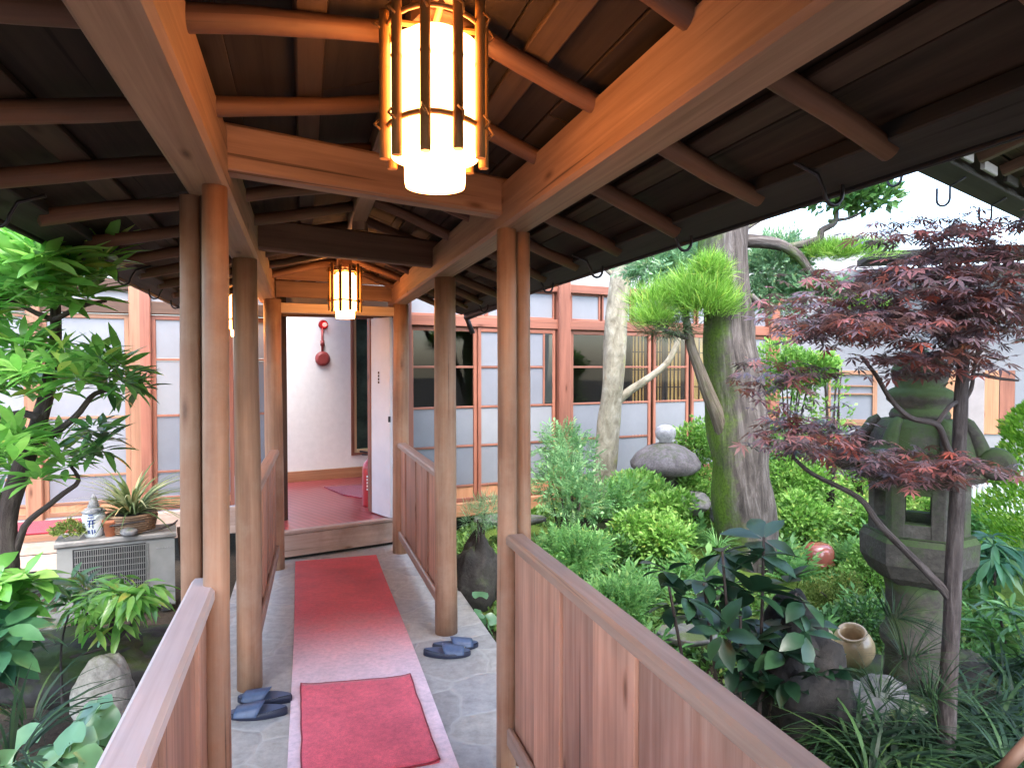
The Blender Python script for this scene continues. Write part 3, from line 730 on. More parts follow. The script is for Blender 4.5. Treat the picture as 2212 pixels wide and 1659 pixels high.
# ------------------------------------------------------------------ runner, mat, slippers
RUN0 = -1.2
m = MB(); nY = 40
for (x0, x1) in ((-.07, .592),):
    o = len(m.v)
    for i in range(nY + 1):
        Y = RUN0 + (5.30 - RUN0) * i / nY
        for X0 in (x0, x1): m.v.append(cor(X0 + .004 * math.sin(Y * 2.1 + X0), Y + (.28 * (X0 + .07) * (i / nY)), .008))
    for i in range(nY):
        u0, u1 = RUN0 + (5.3 - RUN0) * i / nY, RUN0 + (5.3 - RUN0) * (i + 1) / nY
        m.face((o + 2 * i, o + 2 * i + 1, o + 2 * i + 3, o + 2 * i + 2), [(u0, x0), (u0, x1), (u1, x1), (u1, x0)])
    e = [o + 2 * i for i in range(nY + 1)]
    for side in (0, 1):
        for i in range(nY):
            a_, b_ = o + 2 * i + side, o + 2 * i + 2 + side; q = len(m.v); m.v += [m.v[a_] - V(0, 0, .006), m.v[b_] - V(0, 0, .006)]
            u = RUN0 + (5.3 - RUN0) * i / nY
            m.face((a_, b_, q + 1, q), [(u, 0), (u + .1, 0), (u + .1, .01), (u, .01)])
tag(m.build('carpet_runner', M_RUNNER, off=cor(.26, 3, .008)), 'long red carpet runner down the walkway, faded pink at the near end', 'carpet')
mp = [onz(x, y, .02) for x, y in ((652, 1700), (950, 1640), (886, 1456), (650, 1478))]
m = MB(); nu, nv = 22, 30                                # a slightly rumpled mat with lifted corners
for jj in range(nv + 1):
    for ii in range(nu + 1):
        u, v = ii / nu, jj / nv; p = mp[0].lerp(mp[1], u).lerp(mp[3].lerp(mp[2], u), v)
        ed = min(u, 1 - u, v, 1 - v)
        q = V(noise.noise(V(u * 6, v * 6, 1)), noise.noise(V(u * 6, v * 6, 7)), 0) * (.006 if ed < .02 else .002)
        z = .017 + .0035 * noise.noise(V(u * 2.5, v * 3.5, 4)) + .010 * max(0, (abs(u - .5) * 2) ** 8 * (abs(v - .5) * 2) ** 8)
        m.v.append(V(p.x, p.y, z) + q)
W1 = nu + 1
for jj in range(nv):
    for ii in range(nu):
        a = jj * W1 + ii; m.face((a, a + 1, a + W1 + 1, a + W1), [(ii / nu, jj / nv), ((ii + 1) / nu, jj / nv), ((ii + 1) / nu, (jj + 1) / nv), (ii / nu, (jj + 1) / nv)], True)
bd = [k for k in range(nu)] + [nu + W1 * k for k in range(nv)] + [nv * W1 + nu - k for k in range(nu)] + [W1 * (nv - k) for k in range(nv)]
for k in range(len(bd)):
    a, b = bd[k], bd[(k + 1) % len(bd)]; q = len(m.v); m.v += [V(m.v[a].x, m.v[a].y, .009), V(m.v[b].x, m.v[b].y, .009)]
    m.face((b, a, q, q + 1), [(0, 0)] * 4)
rim = [m.v[k] for k in bd] + [m.v[bd[0]]]
md = m.build('door_mat', M_MAT, off=mp[0]); tag(md, 'rectangular red mat laid on the pink end of the runner', 'mat')
bn = MB(); bn.tube([V(p.x, p.y, p.z - .003) for p in rim], .0045, 6); bn.build('edge_binding', M_BIND, md, off=mp[0])

def make_slipper(label, loc, rz):
    t = thing('slipper', loc, label, 'slipper', 'blue house slippers by the posts', world=False, rz=rz)
    n = 20
    def outl(k, grow=0):
        a = 2 * math.pi * k / n; x = math.cos(a) * (.128 + grow); w = .043 + .009 * math.cos(a + .4) - .006 * math.cos(2 * a); return x, math.sin(a) * (w + grow)
    m = MB(); o = 0
    for z, g in ((.0, -.004), (.004, 0), (.02, 0), (.026, -.003)):
        for k in range(n):
            x, y = outl(k, g); heel = max(0, -x / .128); m.v.append(V(x, y, z * (1 + .45 * heel) if z > .004 else z))
    for i in range(3):
        for k in range(n):
            k2 = (k + 1) % n; m.face((i * n + k, i * n + k2, (i + 1) * n + k2, (i + 1) * n + k), [(0, 0)] * 4, True)
    m.face(range(n - 1, -1, -1), [(0, 0)] * n)
    m.build('sole', M_SOLE, t)
    m = MB()
    for k in range(n):
        x, y = outl(k, -.004); heel = max(0, -x / .128); m.v.append(V(x, y, .026 * (1 + .45 * heel) + .002))
    m.v.append(V(0, 0, .028))
    for k in range(n): m.face((k, (k + 1) % n, n), [(0, 0)] * 3, True)
    m.build('insole', M_INSOLE, t)
    # the vamp: a curved band over the forefoot, thick, open at the toe
    m = MB(); nu, nv = 7, 12
    for inn in (0, 1):
        for i in range(nu):
            u = i / (nu - 1); x = -.005 + .098 * u
            hgt = (.048 * (1 - .42 * u)) - .003 * inn; wd = (.050 - .006 * u * u) - .003 * inn
            for j in range(nv):
                a = math.pi * j / (nv - 1); xx = x + .03 * math.sin(a) * (1 - u) * -.8
                m.v.append(V(xx, wd * math.cos(a), .018 + hgt * math.sin(a) ** .8))
    q = nu * nv
    for i in range(nu - 1):
        for j in range(nv - 1):
            a_ = i * nv + j; m.face((a_, a_ + 1, a_ + nv + 1, a_ + nv), [(0, 0)] * 4, True, 0)
            m.face((q + a_, q + a_ + nv, q + a_ + nv + 1, q + a_ + 1), [(0, 0)] * 4, True, 1)
    for i in (0, nu - 1):
        for j in range(nv - 1):
            a_ = i * nv + j; m.face((a_, a_ + 1, q + a_ + 1, q + a_) if i else (a_ + 1, a_, q + a_, q + a_ + 1), [(0, 0)] * 4, True, 0)
    m.build('upper', [M_SLIP, M_LINING], t)
    return t
sA = onz(557, 1546, 0); sB = onz(572, 1515, 0)
make_slipper('front blue slipper of the left pair, toe pointing left', sA, math.pi + .12)
make_slipper('rear blue slipper of the left pair, partly behind the other', sB, math.pi - .02)
sA = onz(966, 1415, 0); sB = onz(984, 1400, 0)
make_slipper('front blue slipper of the right pair at the foot of the log post', sA, .02)
make_slipper('rear blue slipper of the right pair, close against the log post', sB, .2)

# ------------------------------------------------------------------ the right wing of the inn (facade plane)
class Wall:
    def __init__(s, p, ang): s.p = Vector((p[0], p[1], 0)); s.e = V(math.cos(ang), math.sin(ang), 0); s.n = V(math.sin(ang), -math.cos(ang), 0); s.ang = ang
    def s_of(s, px):                                    # distance along the wall at picture column px
        r = ray(px, 793); d = V(r.x, r.y, 0)
        # p + e*t = d*k
        det = s.e.x * (-d.y) - (-d.x) * s.e.y
        return (-s.p.x * (-d.y) - (-d.x) * (-s.p.y)) / det
    def P(s, t, z, out=0): return s.p + s.e * t + V(0, 0, z) + s.n * out
    def z_of(s, px, py):
        p = s.P(s.s_of(px), 0); r = ray(px, py); return EYE + r.z * (p.y / r.y)
    def bar_h(s, m, t0, t1, z, th, h, out=0, ch=.003): m.prism(s.P(t0, z, out), s.P(t1, z, out), th, h, ch=ch); return m
    def bar_v(s, m, t, z0, z1, w, th, out=0, ch=.003): m.prism(s.P(t, z0, out), s.P(t, z1, out), th, w, up=s.e, ch=ch); return m
    def pane(s, m, t0, t1, z0, z1, out=0, th=.006): m.prism(s.P((t0 + t1) / 2, z0, out), s.P((t0 + t1) / 2, z1, out), th, t1 - t0, up=s.e, ch=.0005); return m
FA = R(27.4)
WR = Wall((-.47, 6.45), FA)
def sliding_door(W, root, t0, t1, z0, z1, rails, clear=(), out=0, st=.035, mat=None, kick=None, mull=None):
    """one door: frame part; panes (and kick board) as sub-parts. clear: indexes of rows with clear glass"""
    mat = mat or W_RED; m = MB()
    W.bar_v(m, t0 + st / 2, z0, z1, st, .032, out); W.bar_v(m, t1 - st / 2, z0, z1, st, .032, out)
    zs = [z0] + list(rails) + [z1]
    W.bar_h(m, t0 + st, t1 - st, z0 + .02, .030, .04, out); W.bar_h(m, t0 + st, t1 - st, z1 - .02, .030, .04, out)
    for z in rails: W.bar_h(m, t0 + st, t1 - st, z, .020, .021, out)
    if mull:
        for q in mull: W.bar_v(m, t0 + (t1 - t0) * q, z0 + .04, z1 - .04, .012, .016, out)
    d = m.build('sliding_door', mat, root)
    for i in range(len(zs) - 1):
        a_, b_ = zs[i] + (.04 if i == 0 else .013), zs[i + 1] - (.04 if i == len(zs) - 2 else .013)
        mm = MB(); W.pane(mm, t0 + st, t1 - st, a_, b_, out - .003)
        if kick and i == 0: sub(mm, 'kick_board', W_ORANGE if kick is True else kick, d)
        elif i in clear: sub(mm, 'clear_pane', M_GLASS, d)
        else: sub(mm, 'frosted_pane', M_FROST, d)
    return d
tR = lambda px: WR.s_of(px)
rw = thing('inn_wing', WR.P(tR(1200), 0), 'inn wing behind the garden with red framed frosted sliding doors', 'building', 'wings of the inn around the garden')
ZS, ZL = .25, 1.93
doors = [(884, 1029, (3, 4)), (1029.5, 1196, ()), (1231, 1312, (3, 4)), (1316, 1402, (3, 4)), (1410, 1486, (3, 4)), (1490, 1562, (3, 4)), (1566, 1660, ()), (1668, 1790, ())]
for i, (a_, b_, cl) in enumerate(doors):
    sliding_door(WR, rw, tR(a_), tR(b_), ZS, ZL, (.405, .79, 1.165, 1.55), clear=cl, out=.02 * (i % 2), kick=True)
# the half-clear pane beside the pillar
m = MB(); WR.bar_v(m, tR(1172), 1.165, 1.90, .02, .026, .02); m.build('mullion', W_RED, rw)
m = MB(); WR.pane(m, tR(1174), tR(1194), 1.185, 1.88, .030, .004); m.build('clear_pane', plain('dark_window', (.03, .035, .035), .06, spec=.8, bump=0), rw)
for px, w in ((878, .05), (1212, .14), (1664, .16)):
    m = MB(); WR.bar_v(m, tR(px), -.05, 2.42, w, .11, .03, .008); m.build('pillar', W_RED, rw)
T0, T1 = tR(870), tR(1900)
m = MB(); WR.bar_h(m, T0, T1, 1.985, .10, .10, .0, .006); m.build('lintel', W_RED, rw)
m = MB(); WR.bar_h(m, T0, T1, 2.36, .09, .09, .0, .006); m.build('upper_beam', W_RED, rw)
m = MB(); WR.bar_h(m, T0, T1, .185, .13, .13, .0, .006); m.build('sill_beam', W_ORANGE, rw)
m = MB(); WR.bar_h(m, T0, T1, .02, .05, .2, -.12); m.build('sill_gap_shade', M_GRIT, rw)  # near-black bar painted in for the shade in the gap under the sill
tr_px = [(884, 1050), (1050, 1196), (1231, 1295), (1299, 1362), (1366, 1430), (1434, 1500), (1504, 1580), (1584, 1655), (1672, 1740), (1744, 1800)]
for a_, b_ in tr_px:
    m = MB(); WR.bar_v(m, tR(a_) + .01, 2.035, 2.315, .02, .03); WR.bar_v(m, tR(b_) - .01, 2.035, 2.315, .02, .03)
    WR.bar_h(m, tR(a_) + .005, tR(b_) - .005, 2.305, .026, .02); WR.bar_h(m, tR(a_) + .005, tR(b_) - .005, 2.043, .026, .02)
    f_ = m.build('transom_window', W_RED, rw)
    mm = MB(); WR.pane(mm, tR(a_) + .02, tR(b_) - .02, 2.035, 2.315, -.004); sub(mm, 'frosted_pane', M_FROST, f_)
m = MB(); WR.pane(m, T0, T1, 2.405, 3.35, -.02, .08); m.build('plaster_wall', M_PLASTER, rw)
# room behind the clear panes: floor, back wall, paper screens
m = MB(); m.slab([WR.P(T0, .245, -.06), WR.P(T1, .245, -.06), WR.P(T1, .245, -1.8), WR.P(T0 + .62, .245, -1.8)], .05); m.build('room_floor', W_RED, rw)
m = MB(); WR.pane(m, T0 + .66, T1, .25, 2.6, -1.8, .05); m.prism((WR.P(T0 + .02, .25, -.07) + WR.P(T0 + .64, .25, -1.8)) / 2, (WR.P(T0 + .02, 2.6, -.07) + WR.P(T0 + .64, 2.6, -1.8)) / 2, .03, (WR.P(T0 + .02, 0, -.07) - WR.P(T0 + .64, 0, -1.8)).length, up=(WR.P(T0 + .64, 0, -1.8) - WR.P(T0 + .02, 0, -.07)).normalized()); m.build('room_wall', plain('room_plaster', (.025, .023, .021), .9), rw)
m = MB(); m.slab([WR.P(T0, 2.62, -.06), WR.P(T1, 2.62, -.06), WR.P(T1, 2.62, -1.85), WR.P(T0 + .62, 2.62, -1.85)], .04); m.build('room_ceiling', W_DARK, rw)
for a_, b_ in ((1371, 1402), (1414, 1440), (1448, 1482), (1505, 1560)):
    t0, t1 = tR(a_) + .03, tR(b_) + .03; m = MB()
    for q in range(5): WR.bar_v(m, t0 + (t1 - t0) * q / 4, .3, 1.95, .012 if 0 < q < 4 else .03, .02, -.10)
    for q in range(9): WR.bar_h(m, t0, t1, .32 + q * .2, .016, .01, -.10)
    f_ = m.build('paper_screen', W_DARK, rw); mm = MB(); WR.pane(mm, t0, t1, .3, 1.95, -.12); sub(mm, 'screen_paper', plain('ochre_paper', (.80, .50, .16), .8, emit=(1, .56, .2), es=.05), f_)

# ------------------------------------------------------------------ the left wing
LA = R(21.6)
WL = Wall((-3.845, 5.54), LA)
tL = lambda px: WL.s_of(px)
lw = thing('inn_wing', WL.P(tL(300), 0), 'inn wing on the left behind the large leaved shrub, pale sliding doors', 'building', 'wings of the inn around the garden')
for i, (a_, b_) in enumerate(((92, 280), (-66, 62), (-190, -72), (328, 504), (504.4, 600), (-330, -196), (-490, -336), (-680, -496))):
    sliding_door(WL, lw, tL(a_), tL(b_), .30, 2.0, (.41, .635, 1.125, 1.615), out=.0, mat=W_RED if i in (3, 4) else W_REDL, kick=True)
for px, w, mt in ((77, .10, W_REDL), (295, .09, W_REDL), (316, .09, W_RED)):
    m = MB(); WL.bar_v(m, tL(px), .1, 2.30, w, .10, .03, .008); m.build('pillar', mt, lw)
a_, b_ = tL(-690), tL(604)
m = MB(); WL.bar_h(m, a_, b_, 2.06, .09, .11, .0, .006); m.build('lintel', W_DARK, lw)
m = MB(); WL.bar_h(m, a_, b_, 2.25, .10, .09, .0, .006); m.build('upper_beam', W_DARK, lw)
m = MB(); WL.pane(m, a_, b_, 2.115, 2.205, -.01); m.build('plaster_band', M_PLASTER, lw)
m = MB(); WL.pane(m, a_, b_, 2.295, 3.4, -.02, .08); m.build('plaster_wall', M_PLASTER, lw)
m = MB(); m.slab([WL.P(a_, .285, .62), WL.P(tL(250), .285, .62), WL.P(tL(250), .285, .03), WL.P(a_, .285, .03)], .04); v_ = m.build('veranda_floor', W_REDL, lw)
m = MB()
for z in (.205, .08): WL.bar_h(m, a_, tL(250), z, .03, .118, .60)
m.build('veranda_skirting', W_STEP, lw)
m = MB(); WL.bar_h(m, a_, b_, .17, .12, .24, -.02, .006); m.build('sill_beam', W_STEP, lw)
m = MB(); m.slab([WL.P(a_, .297, .56), WL.P(tL(236), .297, .56), WL.P(tL(236), .297, .08), WL.P(a_, .297, .08)], .008)
tag(m.build('veranda_carpet', M_HALLRED, off=WL.P(tL(60), .297, .3)), 'red carpet strip on the veranda behind the shrub', 'carpet')

# ------------------------------------------------------------------ the entrance hall at the walkway's end
hl = thing('entrance_hall', V(-1.5, 6.2, 0), 'white walled entrance hall beyond a wooden step at the walkway end', 'building')
s0, s1 = onz(604, 1214, 0), onz(849, 1178, 0); d = (s1 - s0).normalized(); n_ = V(-d.y, d.x, 0)
m = MB(); m.prism(s0 + V(0, 0, .118) + n_ * .03 - d * .05, s1 + V(0, 0, .118) + n_ * .03 + d * .02, .05, .184, ch=.008); m.build('step_board', W_STEP, hl)
m = MB(); m.prism(s0 + V(0, 0, .014) + n_ * .05 - d * .05, s1 + V(0, 0, .014) + n_ * .05 + d * .02, .03, .024, ch=.002); m.build('step_gap_shade', M_GRIT, hl)  # near-black bar standing in for the shade under the step
m = MB(); m.prism(s0 + V(0, 0, .225) + n_ * .025 - d * .05, s1 + V(0, 0, .225) + n_ * .025 + d * .02, .065, .028, ch=.006); m.build('threshold', W_STEP, hl)
HZ = .232
m = MB(); m.slab([s0 + n_ * .06 - d * .04 + V(0, 0, HZ), s1 + n_ * .06 + V(0, 0, HZ) + d * .06, s1 + n_ * 3.2 + d * 1.5 + V(0, 0, HZ), s0 + n_ * 3.2 - d * 2.5 + V(0, 0, HZ), s0 + n_ * 1.0 - d * .08 + V(0, 0, HZ)], .04); m.build('hall_floor', M_HFLOOR, hl)
WH = Wall(onz(620, 1041, HZ).xy, R(30))
tH = lambda px: WH.s_of(px)
m = MB(); WH.pane(m, tH(606), tH(760), HZ, 2.75, 0, .06); WH.pane(m, tH(800), tH(868), HZ, 2.75, 0, .06)
zb = WH.z_of(778, 976); zt = WH.z_of(778, 690)
WH.pane(m, tH(760), tH(800), HZ, zb, 0, .06); WH.pane(m, tH(760), tH(800), zt, 2.75, 0, .06); m.build('hall_wall', M_HALL, hl)
m = MB(); WH.bar_h(m, tH(618), tH(868), HZ + .06, .03, .12, .045); m.build('baseboard', W_ORANGE, hl)
m = MB()
for px in (759, 801): WH.bar_v(m, tH(px), zb - .03, zt + .03, .035, .05, .03)
for z in (zb - .015, zt + .015): WH.bar_h(m, tH(759) + .0175, tH(801) - .0175, z, .046, .03, .03)
wf = m.build('tall_window', W_RED, hl)
m = MB()
for px in (764,): WH.bar_v(m, tH(px) + .01, zb, zt, .03, .02, .02)
WH.bar_h(m, tH(764) + .03, tH(800) - .02, zb + .02, .02, .04, .02)
sub(m, 'inner_frame', W_PALE, wf)
m = MB(); WH.pane(m, tH(764) + .03, tH(800) - .018, zb + .04, zt, .0, .005)
sub(m, 'window_pane', plain('dark_green_view', (.035, .06, .05), .08, spec=.8, bumpsc=4, bump=0, vary=.6), wf)
# left jamb, right post, door leaf, head
jl = at(609, 1000, 5.75); jl.z = 0
m = MB(); m.prism(jl + V(0, 0, HZ), jl + V(0, 0, 2.35), .055, .09, up=V(.3, 1, 0)); m.build('door_jamb', W_DARK, hl)
q0 = onz(846, 1118, HZ + .012); q1 = onz(806, 1105, HZ + .012); e_ = (q1 - q0).normalized()
m = MB(); m.prism((q0 + q1) / 2, V((q0.x + q1.x) / 2, (q0.y + q1.y) / 2, 1.98), .03, (q1 - q0).length, up=e_); dl = m.build('door_leaf', plain('door_panel', (.66, .63, .65), .6, vary=.05), hl)
m = MB(); m.prism(q1 + e_ * .028, V(q1.x, q1.y, 1.985) + e_ * .028, .045, .055, up=e_); sub(m, 'door_edge', W_RED, dl)
m = MB()
for k in range(4): m.box(((q0.x + q1.x) / 2 - .02, (q0.y + q1.y) / 2 - .03, 1.50 - k * .028), .012, .004, .020)
sub(m, 'door_plate', W_DARK, dl)
m = MB(); m.box((q0.x - .012, q0.y - .02, 1.10), .02, .012, .05); sub(m, 'door_catch', M_IRON, dl)
m = MB(); m.prism(V(jl.x, jl.y, 2.02), V(q0.x + .12, q0.y + .1, 2.02), .06, .08); m.build('door_head', W_DARK, hl)
p0 = V(q0.x + .09, q0.y + .12, 0)
m = MB(); m.prism(p0 + V(0, 0, -.05), p0 + V(0, 0, 2.4), .10, .10, up=V(.5, 1, 0)); m.build('corner_post', W_RED, hl)
m = MB(); m.prism(V(jl.x, jl.y + .12, 2.38), V(p0.x, p0.y + .05, 2.38), .04, .62); m.build('head_wall', M_PLASTER, hl)
m = MB(); m.slab([V(-1.95, 5.9, 2.75), V(-.6, 6.35, 2.75), V(.4, 9.3, 2.75), V(-2.3, 8.6, 2.75)], .05); m.build('hall_shade_ceiling', W_PALE, hl)  # unseen ceiling added to cut sky light, left side open to brighten wall
hp = [onz(x, y, HZ + .012) for x, y in ((742, 1068), (800, 1078), (800, 1046), (700, 1051))]
m = MB(); m.slab(hp, .01); tag(m.build('hall_carpet', M_HALLRED, off=hp[0]), 'dark red carpet on the hall floor below the white wall', 'carpet')
# fire alarm on the hall wall
def wall_disc(m, W, t, z, r, o0, o1, r2=None):
    m.tube([W.P(t, z, o0), W.P(t, z, o0 + (o1 - o0) * .6), W.P(t, z, o1)], [r, r, r2 or r * .7], 20); return m
fa = thing('fire_alarm', WH.P(tH(695), 1.6, .03), 'red fire alarm lamp and round bell on the white hall wall', 'fire alarm')
zl, zbell = WH.z_of(697, 702), WH.z_of(695, 775)
wall_disc(MB(), WH, tH(697), zl, .055, .03, .05, .05).build('lamp_base', M_REDP, fa)
wall_disc(MB(), WH, tH(699), zl, .024, .05, .09, .012).build('lamp_lens', plain('lit_red_lens', (.8, .05, .05), .3, emit=(1, .12, .1), es=.6), fa)
m = MB(); m.tube([WH.P(tH(695), zl - .04, .038), WH.P(tH(695), zbell + .06, .038)], .014, 8); m.tube([WH.P(tH(695), WH.z_of(695, 742) - .03, .038), WH.P(tH(695), WH.z_of(695, 742) + .03, .038)], .024, 8); m.build('conduit', M_DREDP, fa)
wall_disc(MB(), WH, tH(695), zbell, .085, .03, .08, .055).build('bell', M_DREDP, fa)
# fire extinguisher
q = onz(801, 1092, HZ)
fe = thing('fire_extinguisher', q, 'red fire extinguisher standing beside the hall door', 'fire extinguisher'); fe['_w'] = 0
MB().lathe([(.072, 0), (.078, .02), (.078, .36), (.07, .40), (.035, .44), (.022, .46), (.022, .49)], n=20).build('cylinder', M_REDP, fe)
MB().prism(V(-.10, -.01, .52), V(.04, -.01, .50), .02, .014).prism(V(-.08, -.01, .49), V(.03, -.01, .485), .02, .012).build('handle', M_IRON, fe)
MB().tube([V(.02, 0, .48), V(.1, .02, .44), V(.105, .03, .25), V(.09, .02, .1)], .011, 8).build('hose', M_RUBBER, fe)
m = MB()
for k in range(5): m.prism(V(-.022, -.0795, .29 - k * .030), V(.006, -.0795, .29 - k * .030), .003, .018)
m.build('label_text', M_WHITE, fe)

# ------------------------------------------------------------------ far wing on the right
FWA = math.atan2(-1.0, 3.3)
WF = Wall(at(1700, 793, 8.55).xy, FWA); tF = lambda px: WF.s_of(px)
fw = thing('inn_wing', WF.P(tF(1950), 0), 'pale inn wing on the far right behind the tall stone lantern', 'building', 'wings of the inn around the garden')
zf = lambda px, py: WF.z_of(px, py)
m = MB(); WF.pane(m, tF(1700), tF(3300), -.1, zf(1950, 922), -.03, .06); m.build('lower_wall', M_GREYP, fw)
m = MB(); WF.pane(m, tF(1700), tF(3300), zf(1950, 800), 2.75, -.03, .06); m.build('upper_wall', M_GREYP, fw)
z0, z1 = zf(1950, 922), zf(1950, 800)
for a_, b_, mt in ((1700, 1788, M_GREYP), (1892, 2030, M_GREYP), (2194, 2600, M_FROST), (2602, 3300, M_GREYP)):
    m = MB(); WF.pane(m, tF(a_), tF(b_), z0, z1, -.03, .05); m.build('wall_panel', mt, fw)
m = MB(); WF.bar_v(m, tF(1792), z0, z1, .03, .05); WF.bar_v(m, tF(1890), z0, z1, .05, .05)
for z, h in ((z0 + .04, .08), (z1 - .03, .05), ((z0 + z1) / 2 + .05, .02), ((z0 + z1) / 2 + .15, .02)): WF.bar_h(m, tF(1792) + .015, tF(1890) - .025, z, .045, h)
w_ = m.build('window', W_REDL, fw); mm = MB(); WF.pane(mm, tF(1793), tF(1889), z0 + .08, z1 - .055, -.01); sub(mm, 'window_pane', M_FROST, w_)
for a_, b_ in ((2032, 2088), (2122, 2158), (2160, 2192)):
    m = MB(); WF.pane(m, tF(a_), tF(b_), z0 - .06, z1, .0, .03); m.build('wooden_shutter', W_ORANGE if a_ != 2160 else W_RED, fw)
m = MB(); WF.bar_v(m, tF(2105), -.1, 2.4, .17, .16, .0, .01); m.build('pillar', plain('grey_post', (.25, .22, .22), .7), fw)
m = MB(); WF.bar_h(m, tF(1700), tF(3300), .16, .05, .1, .03); m.build('ground_beam', W_DARK, fw)
m = MB(); m.prism(WF.P(tF(1850), 2.83, .3), WF.P(tF(3300), 2.83, .3), .7, .08); m.build('roof_eave', W_EAVE, fw)
# white slatted rail in front of it
wfc = thing('slatted_fence', at(2120, 1110, 6.0), 'low white slatted fence glimpsed right of the stone lantern', 'fence')
m = MB()
for k in range(13):
    p = at(2078 + k * 12, 1112, 6.0); m.prism(p, V(p.x, p.y, at(2100, 1044, 6.0).z), .02, .028)
m.build('slat', M_WHITE, wfc)
m = MB()
for y in (1050, 1104): m.prism(at(2070, y, 6.03), at(2230, y + 4, 6.03), .02, .03)
m.build('fence_rail', M_WHITE, wfc)

# ------------------------------------------------------------------ neighbouring eave at the top right
ne = thing('neighbouring_roof', V(2.6, 3.0, 2.4), 'dark board eave of the next building jutting in at top right', 'roof')
HE = 2.50
e0 = at(1940, 348, 3.11); e1 = at(2212, 476, 4.345); e0.z = e1.z = HE
q_ = (e1 - e0); e1 = e1 + q_ * .8; e0 = e0 - q_ * .30
d = (e1 - e0).normalized(); inn = V(d.y, -d.x, 0)
def nr(t, u, z=0): p = e0 + d * t + inn * u; p.z = HE + .30 * u + z; return p
Ln = (e1 - e0).length
m = MB()
for k in range(17):
    u0, u1 = k * .2, k * .2 + .196; m.prism(nr(-.3, (u0 + u1) / 2, .07), nr(Ln, (u0 + u1) / 2, .07), .196, .02, up=V(-inn.x * .3, -inn.y * .3, 1))
m.build('roof_boards', W_ROOF, ne)
m = MB()
m.prism(nr(-.3, 1.7, .12), nr(Ln, 1.7, .12), 3.5, .06, up=V(-inn.x * .3, -inn.y * .3, 1)); m.build('roof_covering', W_EAVE, ne)  # roof depth out of view, extended to shade the right foreground garden
for k in range(8):
    t = .05 + k * .36; MB().prism(nr(t, .16, .03), nr(t, 3.3, .03), .05, .055).build('rafter', W_DARK, ne)
    if k < 7: MB().prism(nr(t + .09, .15, .02), nr(t + .29, .15, .02), .02, .05).build('eave_block', M_PLASTER if k in (2, 3) else W_EAVE, ne)
MB().prism(nr(-.3, .06, .0), nr(Ln, .06, .0), .12, .045, up=V(-inn.x * .3, -inn.y * .3, 1)).build('eave_board', W_EAVE, ne)
for t in (.55, 1.15, 1.8):
    c = nr(t, .0, -.03); pts = [c + inn * .1 + V(0, 0, .03), c + inn * .03]
    for i in range(9):
        a = math.pi * i / 8; pts.append(c - inn * (-.03 + .03 - .03 * math.cos(a)) + V(0, 0, -.06 - .035 * math.sin(a)))
    pts.append(c - inn * .03 + V(0, 0, 0)); MB().tube(pts, .006, 6).build('gutter_hook', M_IRON, ne)

# ------------------------------------------------------------------ rocks
def rock(name, c, r, mat, label, seed=0, amp=.3, cat='rock', group='garden rocks', flat=0):
    c = Vector(c); m = MB(); nu, nv = 36, 22; sv = Vector((seed * 7.3, seed * 3.1, seed))
    for j in range(nv):
        ph = math.pi * j / (nv - 1)
        for i in range(nu):
            th = 2 * math.pi * i / nu; q = V(math.sin(ph) * math.cos(th), math.sin(ph) * math.sin(th), math.cos(ph))
            k = 1 + amp * noise.noise(q * 1.4 + sv) + amp * .45 * noise.noise(q * 3.7 + sv) + amp * .25 * noise.noise(q * 8 + sv) + amp * .16 * noise.noise(q * 17 + sv)
            if flat and q.z > flat: q.z = flat + (q.z - flat) * .15
            m.v.append(c + V(q.x * r[0] * k, q.y * r[1] * k, q.z * r[2] * k))
    for j in range(nv - 1):
        for i in range(nu):
            i2 = (i + 1) % nu; m.face((j * nu + i, (j + 1) * nu + i, (j + 1) * nu + i2, j * nu + i2), [(0, 0)] * 4, True)
    return tag(m.build(name, mat, off=c), label, cat, group)
rock('rock', at(1031, 1250, 4.75), (.17, .16, .30), S_DARK, 'dark upright rock beside the paving, seen between the right posts', 1, .35)
rock('rock', at(1715, 1480, 2.85), (.20, .22, .31), S_BLACK, 'big dark rock under the glossy shrub in the right foreground', 2, .35)
rock('rock', at(1395, 1118, 5.7), (.32, .16, .12), S_GREY, 'flat grey rock under the clipped bushes near the small lantern', 3, .35, flat=.4)
rock('rock', at(1500, 1085, 6.0), (.14, .12, .10), S_GREY, 'small pale grey rock right of the mushroom capped lantern', 4, .3)
rock('rock', at(1290, 1145, 5.3), (.22, .14, .10), S_DARK, 'low dark rock at the foot of the feathery shrub', 5, .3)
rock('rock', at(1560, 1110, 5.9), (.12, .12, .1), S_GREY, 'grey rock against the mossy trunk base', 6, .3)
rock('rock', at(1100, 1120, 5.6), (.30, .12, .06), S_GREY, 'flat stone slab by the sill behind the right post', 7, .15, flat=.3)
rock('rock', at(1480, 1370, 3.7), (.17, .12, .05), S_GREY, 'flat grey stepping stone behind the right railing', 8, .2, flat=.3)
rock('rock', at(1840, 1450, 3.6), (.26, .2, .10), S_DARK, 'dark low rock carrying the beige jar', 9, .2, flat=.4)
rock('rock', at(1880, 1530, 2.9), (.22, .14, .12), S_GREY, 'grey boulder at the foot of the tall stone lantern', 10, .3)
rock('rock', at(225, 1510, 2.55), (.10, .12, .17), S_PALE, 'pale smooth boulder beside the left railing', 11, .15)
rock('rock', at(110, 1430, 3.0), (.45, .25, .16), S_DARK, 'wide dark rock under the left shrub', 12, .35, flat=.4)
rock('rock', at(285, 1400, 3.2), (.22, .16, .14), S_DARK, 'dark rock right of the pale boulder on the left', 13, .3, flat=.4)
rock('rock', at(60, 1345, 3.6), (.26, .14, .05), S_PALE, 'flat pale stone in the left bed below the shrub', 14, .2, flat=.2)
